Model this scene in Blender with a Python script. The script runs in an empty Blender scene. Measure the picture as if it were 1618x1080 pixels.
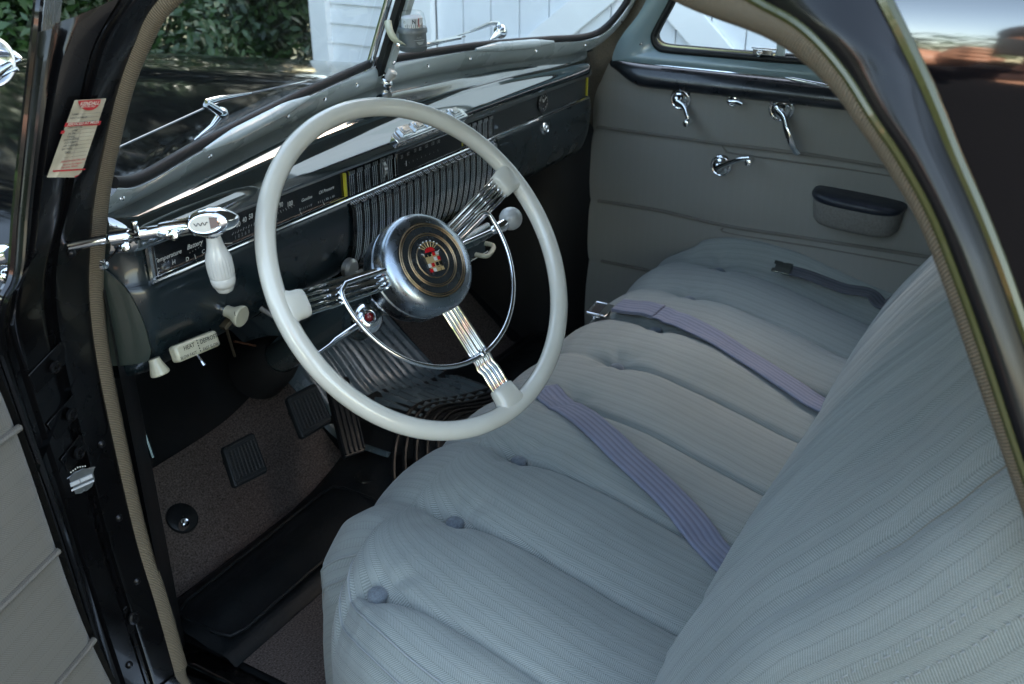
import bpy, math, random
import numpy as np
from mathutils import Vector as V, Matrix
random.seed(7); rng = np.random.default_rng(7)
R = math.radians
scene = bpy.context.scene
COL = scene.collection
# ------------------------------------------------------------------ camera, sky, sun, exposure
# car frame: X to the passenger side, Y forward, Z up, origin on the car's centre line
F_PX, PITCH, YAW, CAM = 1579.0, R(26.1), R(30.4), V((-1.354, 0.0, 1.19))
_h = V((math.cos(YAW), math.sin(YAW), 0)); CR = V((_h.y, -_h.x, 0))
CF = _h * math.cos(PITCH) + V((0, 0, -math.sin(PITCH)))
CU = _h * math.sin(PITCH) + V((0, 0, math.cos(PITCH)))
cd = bpy.data.cameras.new('camera'); camo = bpy.data.objects.new('camera', cd); COL.objects.link(camo)
camo.matrix_world = Matrix(((CR.x, CU.x, -CF.x, CAM.x), (CR.y, CU.y, -CF.y, CAM.y), (CR.z, CU.z, -CF.z, CAM.z), (0, 0, 0, 1)))
cd.sensor_width = 36; cd.lens = 36 * F_PX / 1618; cd.clip_start = 0.05; cd.clip_end = 2000
cd.dof.use_dof = True; cd.dof.focus_distance = 1.35; cd.dof.aperture_fstop = 9.0
scene.camera = camo
SUN_EL, SUN_AZ = 38.0, -18.0          # azimuth of the sun measured from +X towards +Y
w = bpy.data.worlds.new('World'); scene.world = w; w.use_nodes = True
nt = w.node_tree; bg = nt.nodes['Background']; sky = nt.nodes.new('ShaderNodeTexSky')
sky.sky_type = 'NISHITA'; sky.sun_disc = False; sky.sun_elevation = R(SUN_EL); sky.sun_rotation = R(90 - SUN_AZ)
tint = nt.nodes.new('ShaderNodeMix'); tint.data_type = 'RGBA'; tint.blend_type = 'MULTIPLY'; tint.inputs[0].default_value = 1; tint.inputs[7].default_value = (1.16, 1.0, .80, 1)
nt.links.new(sky.outputs[0], tint.inputs[6]); nt.links.new(tint.outputs[2], bg.inputs[0]); bg.inputs[1].default_value = 0.15
sd = bpy.data.lights.new('sun', 'SUN'); sd.energy = 4.0; sd.angle = R(0.5); sd.color = (1.0, 0.95, 0.86)
so = bpy.data.objects.new('sun', sd); COL.objects.link(so)
sv = V((math.cos(R(SUN_EL)) * math.cos(R(SUN_AZ)), math.cos(R(SUN_EL)) * math.sin(R(SUN_AZ)), math.sin(R(SUN_EL))))
so.rotation_euler = sv.to_track_quat('Z', 'Y').to_euler(); so.location = (8, 3, 8)
scene.view_settings.view_transform = 'Standard'; scene.view_settings.look = 'None'
scene.view_settings.exposure = 3.05; scene.view_settings.gamma = 1
scene.cycles.max_bounces = 8; scene.cycles.transparent_max_bounces = 12
scene.cycles.caustics_reflective = False; scene.cycles.caustics_refractive = False

def ray(px, py): return CF * F_PX + CR * (px - 809) + CU * (540 - py)
def at(px, py, ax, v):
    """the point of the plane axis=v that stands at a spot of the photograph"""
    d = ray(px, py); i = 'XYZ'.index(ax); return CAM + d * ((v - CAM[i]) / d[i])
def atp(px, py, O, n):
    d = ray(px, py); return CAM + d * ((O - CAM).dot(n) / d.dot(n))

# ------------------------------------------------------------------ materials
MATS = {}
def mat(name, col, rough=.5, metal=0, coat=0, noise=0, nscale=30, bump=0, bscale=200, spec=.5, rvar=0, emis=None, sheen=0, col2=None):
    if name in MATS: return MATS[name]
    m = bpy.data.materials.new(name); m.use_nodes = True; MATS[name] = m
    t = m.node_tree; b = t.nodes['Principled BSDF']
    c = (*col, 1)
    b.inputs['Base Color'].default_value = c; b.inputs['Roughness'].default_value = rough; b.inputs['Metallic'].default_value = metal
    b.inputs['Coat Weight'].default_value = coat; b.inputs['Coat Roughness'].default_value = .04
    b.inputs['Specular IOR Level'].default_value = spec
    if sheen: b.inputs['Sheen Weight'].default_value = sheen
    tc = t.nodes.new('ShaderNodeTexCoord')
    if noise or rvar:
        n = t.nodes.new('ShaderNodeTexNoise'); n.inputs['Scale'].default_value = nscale; n.inputs['Detail'].default_value = 6
        t.links.new(tc.outputs['Object'], n.inputs['Vector'])
        mp = t.nodes.new('ShaderNodeMapRange'); mp.inputs[1].default_value = .3; mp.inputs[2].default_value = .7
        t.links.new(n.outputs['Fac'], mp.inputs[0])
        if noise:
            mx = t.nodes.new('ShaderNodeMix'); mx.data_type = 'RGBA'
            mx.inputs[6].default_value = (*[k * (1 - noise) for k in col], 1)
            mx.inputs[7].default_value = (*(col2 or [min(1, k * (1 + noise)) for k in col]), 1)
            t.links.new(mp.outputs[0], mx.inputs[0]); t.links.new(mx.outputs[2], b.inputs['Base Color'])
        if rvar:
            m2 = t.nodes.new('ShaderNodeMapRange'); m2.inputs[1].default_value = .3; m2.inputs[2].default_value = .7
            m2.inputs[3].default_value = max(0.02, rough - rvar); m2.inputs[4].default_value = rough + rvar
            t.links.new(n.outputs['Fac'], m2.inputs[0]); t.links.new(m2.outputs[0], b.inputs['Roughness'])
    if bump:
        n = t.nodes.new('ShaderNodeTexNoise'); n.inputs['Scale'].default_value = bscale; n.inputs['Detail'].default_value = 4
        t.links.new(tc.outputs['Object'], n.inputs['Vector'])
        bp = t.nodes.new('ShaderNodeBump'); bp.inputs['Strength'].default_value = bump; bp.inputs['Distance'].default_value = .002
        t.links.new(n.outputs['Fac'], bp.inputs['Height']); t.links.new(bp.outputs[0], b.inputs['Normal'])
    if emis:
        b.inputs['Emission Color'].default_value = (*emis, 1); b.inputs['Emission Strength'].default_value = 1
    return m

def coat_ior(m, v):
    m.node_tree.nodes['Principled BSDF'].inputs['Coat IOR'].default_value = v; return m
def herringbone(name, c1, c2, pitch, col_w, wave=.5, bump=.3, rough=.95, colc=.06, edgec=.15):
    """woven twill whose diagonal flips from column to column; UVs are in metres"""
    m = bpy.data.materials.new(name); m.use_nodes = True; t = m.node_tree; L = t.links; b = t.nodes['Principled BSDF']
    uv = t.nodes.new('ShaderNodeUVMap'); sp = t.nodes.new('ShaderNodeSeparateXYZ'); L.new(uv.outputs[0], sp.inputs[0])
    def M(op, a, bb=None, c=None):
        n = t.nodes.new('ShaderNodeMath'); n.operation = op
        for i, x in enumerate((a, bb, c)):
            if x is None: continue
            if isinstance(x, (int, float)): n.inputs[i].default_value = x
            else: L.new(x, n.inputs[i])
        return n.outputs[0]
    nz = t.nodes.new('ShaderNodeTexNoise'); nz.inputs['Scale'].default_value = 9; nz.inputs['Detail'].default_value = 2; L.new(uv.outputs[0], nz.inputs[0])
    wob = M('MULTIPLY', M('SUBTRACT', nz.outputs['Fac'], .5), .006)
    u = M('ADD', sp.outputs[0], wob)
    tri = M('PINGPONG', u, col_w)
    ph = M('MULTIPLY', M('ADD', sp.outputs[1], M('MULTIPLY', tri, .9)), 2 * math.pi / pitch)
    s = M('MULTIPLY_ADD', M('SINE', ph), .5, .5)
    side = M('GREATER_THAN', M('MODULO', M('ADD', u, 10), col_w * 2), col_w)  # every other column lightened: the twill's sheen put into the colour
    edge = M('LESS_THAN', M('ABSOLUTE', M('SUBTRACT', M('ABSOLUTE', M('SUBTRACT', tri, col_w / 2)), col_w / 2)), .0007)
    th = t.nodes.new('ShaderNodeTexNoise'); th.inputs['Scale'].default_value = 900; th.inputs['Detail'].default_value = 3; L.new(uv.outputs[0], th.inputs[0])
    big = t.nodes.new('ShaderNodeTexNoise'); big.inputs['Scale'].default_value = 6; big.inputs['Detail'].default_value = 5; L.new(uv.outputs[0], big.inputs[0])
    f = M('ADD', M('MULTIPLY', s, wave), M('MULTIPLY', M('SUBTRACT', th.outputs['Fac'], .12), .75))
    f = M('ADD', f, M('MULTIPLY', side, colc)); f = M('SUBTRACT', f, M('MULTIPLY', edge, edgec))
    f = M('ADD', f, M('MULTIPLY', M('SUBTRACT', big.outputs['Fac'], .5), .35))
    mx = t.nodes.new('ShaderNodeMix'); mx.data_type = 'RGBA'; mx.inputs[6].default_value = (*c1, 1); mx.inputs[7].default_value = (*c2, 1)
    L.new(f, mx.inputs[0]); L.new(mx.outputs[2], b.inputs['Base Color'])
    b.inputs['Roughness'].default_value = rough; b.inputs['Specular IOR Level'].default_value = .2; b.inputs['Sheen Weight'].default_value = .25
    bp = t.nodes.new('ShaderNodeBump'); bp.inputs['Strength'].default_value = bump; bp.inputs['Distance'].default_value = .0008
    L.new(M('ADD', s, th.outputs['Fac']), bp.inputs['Height']); L.new(bp.outputs[0], b.inputs['Normal'])
    MATS[name] = m; return m

def ribbed(name, c1, c2, scale, axis=1, rough=.85):
    """braided cord covering: fine slanted threads across the tube, UV v along the tube in metres, u around it"""
    m = bpy.data.materials.new(name); m.use_nodes = True; t = m.node_tree; L = t.links; b = t.nodes['Principled BSDF']
    uv = t.nodes.new('ShaderNodeUVMap'); sp = t.nodes.new('ShaderNodeSeparateXYZ'); L.new(uv.outputs[0], sp.inputs[0])
    a = t.nodes.new('ShaderNodeMath'); a.operation = 'MULTIPLY_ADD'; L.new(sp.outputs[0], a.inputs[0]); a.inputs[1].default_value = .5; L.new(sp.outputs[1], a.inputs[2])
    n = t.nodes.new('ShaderNodeTexNoise'); n.inputs['Scale'].default_value = 300; L.new(uv.outputs[0], n.inputs[0])
    a3 = t.nodes.new('ShaderNodeMath'); a3.operation = 'MULTIPLY_ADD'; L.new(n.outputs['Fac'], a3.inputs[0]); a3.inputs[1].default_value = .001; L.new(a.outputs[0], a3.inputs[2])
    a2 = t.nodes.new('ShaderNodeMath'); a2.operation = 'MULTIPLY'; L.new(a3.outputs[0], a2.inputs[0]); a2.inputs[1].default_value = 2 * math.pi / scale
    s = t.nodes.new('ShaderNodeMath'); s.operation = 'SINE'; L.new(a2.outputs[0], s.inputs[0])
    mr = t.nodes.new('ShaderNodeMapRange'); mr.inputs[1].default_value = -1; L.new(s.outputs[0], mr.inputs[0])
    mx = t.nodes.new('ShaderNodeMix'); mx.data_type = 'RGBA'; mx.inputs[6].default_value = (*c1, 1); mx.inputs[7].default_value = (*c2, 1)
    L.new(mr.outputs[0], mx.inputs[0]); L.new(mx.outputs[2], b.inputs['Base Color']); b.inputs['Roughness'].default_value = rough
    bp = t.nodes.new('ShaderNodeBump'); bp.inputs['Strength'].default_value = .6; bp.inputs['Distance'].default_value = .001
    L.new(mr.outputs[0], bp.inputs['Height']); L.new(bp.outputs[0], b.inputs['Normal']); MATS[name] = m; return m

def glass(name, tint=(.93, .96, .95), refl=1.0, dirt=.0):
    m = bpy.data.materials.new(name); m.use_nodes = True; t = m.node_tree; L = t.links
    t.nodes.remove(t.nodes['Principled BSDF']); out = t.nodes['Material Output']
    tr = t.nodes.new('ShaderNodeBsdfTransparent'); tr.inputs[0].default_value = (*tint, 1)
    gl = t.nodes.new('ShaderNodeBsdfGlossy'); gl.inputs[1].default_value = .02
    fr = t.nodes.new('ShaderNodeFresnel'); ge = t.nodes.new('ShaderNodeNewGeometry'); mi_ = t.nodes.new('ShaderNodeMapRange')
    mi_.inputs[3].default_value = 1.5; mi_.inputs[4].default_value = 1 / 1.5; L.new(ge.outputs['Backfacing'], mi_.inputs[0]); L.new(mi_.outputs[0], fr.inputs[0])
    mu = t.nodes.new('ShaderNodeMath'); mu.operation = 'MULTIPLY'; mu.inputs[1].default_value = refl; L.new(fr.outputs[0], mu.inputs[0])
    mx = t.nodes.new('ShaderNodeMixShader'); L.new(mu.outputs[0], mx.inputs[0]); L.new(tr.outputs[0], mx.inputs[1]); L.new(gl.outputs[0], mx.inputs[2])
    df = t.nodes.new('ShaderNodeBsdfDiffuse'); df.inputs[0].default_value = (.6, .62, .6, 1)
    m2 = t.nodes.new('ShaderNodeMixShader'); 
    n = t.nodes.new('ShaderNodeTexNoise'); n.inputs['Scale'].default_value = 5; n.inputs['Detail'].default_value = 8
    tc = t.nodes.new('ShaderNodeTexCoord'); L.new(tc.outputs['Object'], n.inputs[0])
    m3 = t.nodes.new('ShaderNodeMath'); m3.operation = 'MULTIPLY'; m3.inputs[1].default_value = dirt; L.new(n.outputs['Fac'], m3.inputs[0])
    L.new(m3.outputs[0], m2.inputs[0]); L.new(mx.outputs[0], m2.inputs[1]); L.new(df.outputs[0], m2.inputs[2]); L.new(m2.outputs[0], out.inputs[0])
    MATS[name] = m; return m

CHROME = mat('chrome', (.82, .83, .84), .07, 1, rvar=.05, nscale=60)
BRUSHED = mat('brushed_steel', (.34, .38, .42), .26, 1, rvar=.10, nscale=40, coat=.3)
BRASS = mat('worn_gilt', (.50, .36, .22), .28, 1, noise=.3, nscale=90)
BLACK = mat('black_car_paint', (.004, .004, .005), .16, 0, 1, rvar=.06, nscale=14)
HOODP = mat('hood_black_paint', (.003, .0035, .004), .07, 0, 0, spec=.22, rvar=.03, nscale=9)
JAMBP = mat('pillar_black_paint', (.003, .003, .0035), .28, 0, .22, rvar=.1, nscale=14, spec=.3)
BLACKM = mat('dull_black_metal', (.006, .006, .007), .45, 0, bump=.2, bscale=80)
RUBBER = mat('black_rubber', (.009, .0105, .0115), .45, 0, rvar=.14, nscale=25, bump=.3, bscale=150, spec=.3)
RUBBERLIT = mat('lit_ribbed_rubber', (.115, .150, .165), .28, 0, rvar=.08, nscale=30, spec=.75)  # black mat rubber lightened: light on the ribs put into the colour
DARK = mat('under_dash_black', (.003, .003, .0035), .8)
DASH = mat('dark_green_dash_paint', (.010, .018, .020), .13, 0, 1, rvar=.03, nscale=20)
coat_ior(DASH, 3.4)
DASHF = mat('dark_green_face_paint', (.008, .015, .018), .28, 0, .5, rvar=.08, nscale=20, noise=.15)
GARN = mat('grey_green_garnish_paint', (.52, .60, .62), .28, 0, .6, noise=.10, nscale=12, rvar=.08)
SILLP = mat('pale_blue_grey_sill_paint', (.22, .30, .32), .25, 0, .6, noise=.06, nscale=10)
IVORY = mat('ivory_plastic', (.62, .59, .50), .22, 0, .8, noise=.10, nscale=7, rvar=.07, col2=(.70, .68, .60))
IVORY2 = mat('aged_ivory_plastic', (.50, .48, .36), .3, 0, .5, noise=.08, nscale=60)
WHITEP = mat('white_handle_plastic', (.56, .55, .51), .28, 0, .6, noise=.04, nscale=60)
GAUGE = mat('gauge_face_black', (.0045, .005, .006), .22, 0, .8)
GAUGE2 = mat('grey_glove_strip', (.022, .026, .027), .3, 0, .6)
PRINT = mat('gauge_lettering_white', (.62, .62, .58), .6)
PRINTD = mat('dim_lettering', (.28, .28, .26), .6)
INK = mat('black_ink', (.02, .02, .02), .7)
REDINK = mat('red_ink', (.42, .02, .025), .6, noise=.2, nscale=300)
RED = mat('red_enamel', (.50, .012, .016), .18, 0, 1)
REDLENS = mat('dark_red_lens', (.16, .004, .006), .08, 0, 1)
YELLOW = mat('yellow_trim_edge', (.62, .55, .05), .4)
PAPER = mat('aged_paper', (.42, .37, .27), .85, noise=.22, nscale=25)
LEATHER = mat('navy_leather', (.012, .016, .026), .34, bump=.5, bscale=350, rvar=.06)
BELT = None
CARPET = mat('brown_grey_carpet', (.120, .096, .084), 1, noise=.6, nscale=360, bump=1, bscale=900, spec=.1)
FAB = herringbone('grey_herringbone_wool', (.112, .128, .120), (.375, .405, .385), .0029, .0118, wave=.55)
DFAB = herringbone('taupe_door_wool', (.222, .220, .202), (.350, .346, .318), .0030, .010, wave=.10, colc=.02, edgec=.04)
DDFAB = herringbone('grey_door_wool', (.118, .110, .092), (.215, .202, .172), .0030, .017, wave=.5)
CORD = ribbed('tan_braided_cord', (.07, .056, .038), (.24, .195, .13), .0025)
CORDG = ribbed('grey_braided_cord', (.07, .064, .052), (.20, .185, .155), .0036)
PIPE = ribbed('taupe_piping', (.12, .112, .098), (.26, .245, .215), .0025)
BELT = mat('lavender_grey_webbing', (.115, .125, .200), .55, noise=.15, nscale=40, bump=.4, bscale=700, sheen=.3)
BELTD = mat('dark_grey_webbing', (.062, .066, .085), .6, noise=.15, nscale=40, bump=.4, bscale=700)
STEELD = mat('dark_steel', (.12, .12, .125), .35, 1)
GLASS = glass('window_glass', dirt=.015)
CLEAR = glass('clear_dome', (.97, .98, .98), .8)
def webbed(name, c1, c2):
    m = bpy.data.materials.new(name); m.use_nodes = True; t = m.node_tree; L = t.links; b = t.nodes['Principled BSDF']; MATS[name] = m
    uv = t.nodes.new('ShaderNodeUVMap'); sp = t.nodes.new('ShaderNodeSeparateXYZ'); L.new(uv.outputs[0], sp.inputs[0])
    def M(op, a, bb=None, c=None):
        n = t.nodes.new('ShaderNodeMath'); n.operation = op
        for i, x in enumerate((a, bb, c)):
            if x is None: continue
            if isinstance(x, (int, float)): n.inputs[i].default_value = x
            else: L.new(x, n.inputs[i])
        return n.outputs[0]
    band = M('MULTIPLY_ADD', M('SINE', M('MULTIPLY', sp.outputs[0], 2 * math.pi / .0092)), .5, .5); band = M('POWER', band, .6)
    w1 = M('SINE', M('MULTIPLY', M('ADD', sp.outputs[1], M('MULTIPLY', M('PINGPONG', sp.outputs[0], .0023), .8)), 2 * math.pi / .0022))
    nz = t.nodes.new('ShaderNodeTexNoise'); nz.inputs['Scale'].default_value = 14; nz.inputs['Detail'].default_value = 6; L.new(uv.outputs[0], nz.inputs[0])
    f = M('ADD', M('MULTIPLY', band, .65), M('ADD', M('MULTIPLY', w1, .12), M('MULTIPLY', M('SUBTRACT', nz.outputs['Fac'], .35), .7)))
    mx = t.nodes.new('ShaderNodeMix'); mx.data_type = 'RGBA'; mx.inputs[6].default_value = (*c1, 1); mx.inputs[7].default_value = (*c2, 1); L.new(f, mx.inputs[0]); L.new(mx.outputs[2], b.inputs['Base Color'])
    b.inputs['Roughness'].default_value = .6; b.inputs['Sheen Weight'].default_value = .2
    bp = t.nodes.new('ShaderNodeBump'); bp.inputs['Strength'].default_value = .5; bp.inputs['Distance'].default_value = .0012; L.new(M('ADD', band, M('MULTIPLY', w1, .4)), bp.inputs['Height']); L.new(bp.outputs[0], b.inputs['Normal']); return m
WEB = webbed('lavender_grey_webbing_banded', (.115, .125, .185), (.235, .255, .350))
WEBD = webbed('dark_grey_webbing_banded', (.040, .043, .055), (.115, .122, .150))
LOGWHITE = mat('compass_card_white', (.62, .64, .66), .5)
COMPG = mat('compass_grey_plastic', (.12, .14, .15), .35, 0, .3)
BARN = mat('white_barn_paint', (.80, .81, .82), .6, noise=.04, nscale=3, bump=.2, bscale=30)
BARNT = mat('white_trim_paint', (.88, .88, .88), .5, noise=.03, nscale=3)

# ------------------------------------------------------------------ mesh builder
class MB:
    def __init__(s): s.v = []; s.f = []; s.uv = []; s.has = False; s.mi = []
    def add(s, vs, fs, uv=None, mi=0):
        o = len(s.v); s.v += [tuple(x) for x in vs]; s.f += [tuple(i + o for i in f) for f in fs]; s.mi += [mi] * len(fs)
        if uv is None: s.uv += [(0, 0)] * len(vs)
        else: s.uv += list(uv); s.has = True
        return s
    def grid(s, P, closed_u=False, closed_v=False, uv=None, flip=False, mi=0):
        nu, nv = len(P), len(P[0]); vs = [p for r in P for p in r]; fs = []
        for i in range(nu if closed_u else nu - 1):
            for j in range(nv if closed_v else nv - 1):
                a, b = i * nv + j, ((i + 1) % nu) * nv + j; c, d = ((i + 1) % nu) * nv + (j + 1) % nv, i * nv + (j + 1) % nv
                fs.append((a, d, c, b) if flip else (a, b, c, d))
        return s.add(vs, fs, [x for r in uv for x in r] if uv else None, mi)
    def tube(s, path, r, seg=12, closed=False, caps=True, up=None, flat=1.0, mi=0):
        path = [V(p) for p in path]; n = len(path); rr = r if hasattr(r, '__len__') else [r] * n
        P = []; U = []; L = 0; prev = None
        for i in range(n):
            if closed: t = path[(i + 1) % n] - path[i - 1]
            else: t = path[min(i + 1, n - 1)] - path[max(i - 1, 0)]
            t.normalize()
            if prev is None:
                a = V(up) if up is not None else (V((0, 0, 1)) if abs(t.z) < .9 else V((1, 0, 0)))
            else: a = prev
            a = (a - t * a.dot(t)).normalized(); b = t.cross(a); prev = a
            if i: L += (path[i] - path[i - 1]).length
            P.append([path[i] + (a * math.cos(2 * math.pi * k / seg) * rr[i] * flat + b * math.sin(2 * math.pi * k / seg) * rr[i]) for k in range(seg)])
            U.append([(k / seg * .06, L) for k in range(seg)])
        s.grid(P, closed_u=closed, closed_v=True, uv=U, mi=mi)
        if caps and not closed:
            o = len(s.v); s.add(P[0], [tuple(range(seg))], mi=mi); s.add(P[-1], [tuple(reversed(range(seg)))], mi=mi)
        return s
    def lathe(s, O, ax, prof, seg=32, mi=0, flute=None):
        O = V(O); ax = V(ax).normalized(); a = (V((0, 0, 1)) if abs(ax.z) < .9 else V((1, 0, 0))); a = (a - ax * a.dot(ax)).normalized(); b = ax.cross(a); P = []
        for (h, r) in prof:
            row = []
            for k in range(seg):
                q = r
                if flute and flute[0] <= h <= flute[1]: q = r * (1 + flute[3] * math.cos(2 * math.pi * k * flute[2] / seg))
                row.append(O + ax * h + (a * math.cos(2 * math.pi * k / seg) + b * math.sin(2 * math.pi * k / seg)) * q)
            P.append(row)
        return s.grid(P, closed_v=True, mi=mi)
    def box(s, c, sz, ax=None, mi=0):
        c = V(c); X, Y, Z = ax if ax else (V((1, 0, 0)), V((0, 1, 0)), V((0, 0, 1)))
        hx, hy, hz = [k / 2 for k in sz]
        vs = [c + X * (i * hx) + Y * (j * hy) + Z * (k * hz) for i in (-1, 1) for j in (-1, 1) for k in (-1, 1)]
        return s.add(vs, [(0, 1, 3, 2), (4, 6, 7, 5), (0, 4, 5, 1), (2, 3, 7, 6), (0, 2, 6, 4), (1, 5, 7, 3)], mi=mi)
    def prism(s, pts, O, X, Y, n, d, mi=0):
        """flat outline pts (metres in X,Y) at O, thickness d along n"""
        O, X, Y, n = V(O), V(X), V(Y), V(n); k = len(pts)
        a = [O + X * p[0] + Y * p[1] for p in pts]; b = [q + n * d for q in a]
        s.add(a + b, [tuple(range(k)), tuple(range(2 * k - 1, k - 1, -1))] + [(i, k + i, k + (i + 1) % k, (i + 1) % k) for i in range(k)], mi=mi); return s
    def poly(s, pts, mi=0): return s.add(pts, [tuple(range(len(pts)))], mi=mi)
    def ball(s, c, r, seg=24, sc=(1, 1, 1), mi=0):
        c = V(c); P = [[c + V((sc[0] * r * math.sin(math.pi * i / (seg // 2)) * math.cos(2 * math.pi * j / seg), sc[1] * r * math.sin(math.pi * i / (seg // 2)) * math.sin(2 * math.pi * j / seg), sc[2] * r * math.cos(math.pi * i / (seg // 2)))) for j in range(seg)] for i in range(seg // 2 + 1)]
        return s.grid(P, closed_v=True, mi=mi)
    def band(s, A, B, h, hn, k=8, prof=None, mi=0, sub=6, flip=False):
        """bulging strip between polylines A and B, raised by h along hn"""
        A, B = spline(A, sub), spline(B, sub); n = len(A); P = []; U = []; L = 0
        for i in range(n):
            a, b = A[i], B[min(i, len(B) - 1)]
            if i: L += (A[i] - A[i - 1]).length
            hv = V(hn(a, b, i / (n - 1)) if callable(hn) else hn)
            W = (b - a).length
            row = []; ur = []
            for j in range(k + 1):
                u = j / k; z = prof(u) if prof else math.sin(math.pi * u) ** .6
                row.append(a.lerp(b, u) + hv * (h * z)); ur.append((u * W, L))
            P.append(row); U.append(ur)
        return s.grid(P, uv=U, flip=flip, mi=mi)

def spline(pts, sub=6):
    pts = [V(p) for p in pts]; n = len(pts)
    if n < 3 or sub <= 1: return pts
    out = []
    for i in range(n - 1):
        p0, p1, p2, p3 = pts[max(i - 1, 0)], pts[i], pts[i + 1], pts[min(i + 2, n - 1)]
        for k in range(sub):
            t = k / sub; out.append(.5 * ((2 * p1) + (p2 - p0) * t + (2 * p0 - 5 * p1 + 4 * p2 - p3) * t * t + (3 * p1 - p0 - 3 * p2 + p3) * t ** 3))
    out.append(pts[-1]); return out

ORG = {}
def root(name, loc, label, cat, group=None, kind=None):
    o = bpy.data.objects.new(name, None); COL.objects.link(o); o.location = loc; o.empty_display_size = .05
    o['label'] = label; o['category'] = cat
    if group: o['group'] = group
    if kind: o['kind'] = kind
    ORG[o.name] = V(loc); return o
def obj(name, mb, m, parent=None, smooth=True, bevel=0, label=None, cat=None, group=None, kind=None, sub=0, autos=40, merge=False):
    me = bpy.data.meshes.new(name); o = bpy.data.objects.new(name, me); COL.objects.link(o)
    org = ORG[parent.name] if parent else V((0, 0, 0))
    if parent: ORG[o.name] = org
    else:
        vv = np.array(mb.v); org = V(((vv[:, 0].min() + vv[:, 0].max()) / 2, (vv[:, 1].min() + vv[:, 1].max()) / 2, vv[:, 2].min())); o.location = org; ORG[o.name] = org
    a = np.array([tuple(x) for x in mb.v], dtype=float) - np.array(org)
    me.from_pydata(a.tolist(), [], mb.f)
    ms = m if isinstance(m, (list, tuple)) else [m]
    for x in ms: me.materials.append(x)
    if len(ms) > 1: me.polygons.foreach_set('material_index', mb.mi)
    if mb.has:
        uvl = me.uv_layers.new(name='UVMap'); li = np.empty(len(me.loops), dtype=np.int32); me.loops.foreach_get('vertex_index', li)
        uvl.data.foreach_set('uv', np.array(mb.uv, dtype=np.float32)[li].ravel())
    if parent: o.parent = parent
    me.validate(); me.update()
    if smooth:
        me.polygons.foreach_set('use_smooth', [True] * len(me.polygons))
        if autos < 180:
            try: me.set_sharp_from_angle(angle=R(autos))
            except Exception: pass
    if bevel:
        b = o.modifiers.new('bevel', 'BEVEL'); b.width = bevel; b.segments = 2; b.limit_method = 'ANGLE'; b.angle_limit = R(40)
    if sub:
        b = o.modifiers.new('sub', 'SUBSURF'); b.levels = sub; b.render_levels = sub
    if label: o['label'] = label
    if cat: o['category'] = cat
    if group: o['group'] = group
    if kind: o['kind'] = kind
    return o
def dup(o, parent, off):
    c = o.copy(); COL.objects.link(c); c.parent = parent; c.location = o.location + V(off)
    for k in list(o.children):
        g = k.copy(); COL.objects.link(g); g.parent = c
    return c
def text(mb, s, O, X, Y, n, size, shear=0, mi=0, align='LEFT', sx=1.0, thick=.0002, bold=0):
    """writes s into mb as flat letters standing on the plane O,X,Y, a hair proud along n"""
    cu = bpy.data.curves.new('lettering', 'FONT'); cu.body = s; cu.size = 1; cu.shear = shear; cu.align_x = align; cu.resolution_u = 3; cu.offset = bold
    to = bpy.data.objects.new('lettering_tmp', cu); COL.objects.link(to)
    dg = bpy.context.evaluated_depsgraph_get(); me = bpy.data.meshes.new_from_object(to.evaluated_get(dg))
    X, Y, n, O = V(X).normalized(), V(Y).normalized(), V(n).normalized(), V(O)
    vs = [O + X * (v.co.x * size * sx) + Y * (v.co.y * size) + n * thick for v in me.vertices]
    mb.add(vs, [tuple(p.vertices) for p in me.polygons], mi=mi)
    bpy.data.objects.remove(to); bpy.data.curves.remove(cu); bpy.data.meshes.remove(me); return mb
def circ(O, X, Y, r, n=64, a0=0, a1=360):
    return [V(O) + V(X) * (r * math.cos(R(a0 + (a1 - a0) * i / n))) + V(Y) * (r * math.sin(R(a0 + (a1 - a0) * i / n))) for i in range(n + 1)]

# ------------------------------------------------------------------ the place outside
g = MB(); S = 600
g.grid([[V((-S + i * S / 20 * 2 / 1, -S + j * S / 10, -.42)) for j in range(21)] for i in range(21)])
gm = mat('driveway_asphalt', (.055, .054, .052), .9, noise=.3, nscale=18, bump=.8, bscale=90, col2=(.075, .072, .068))
obj('ground', g, gm, kind='structure')
g = MB(); g.grid([[V((-14 + 22 * i / 10, 4.0 + 14 * j / 10, -.416)) for j in range(11)] for i in range(11)])
obj('grass_verge', g, mat('dark_leaf_litter', (.030, .036, .016), 1, noise=.6, nscale=14, bump=1, bscale=60), kind='structure')

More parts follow.
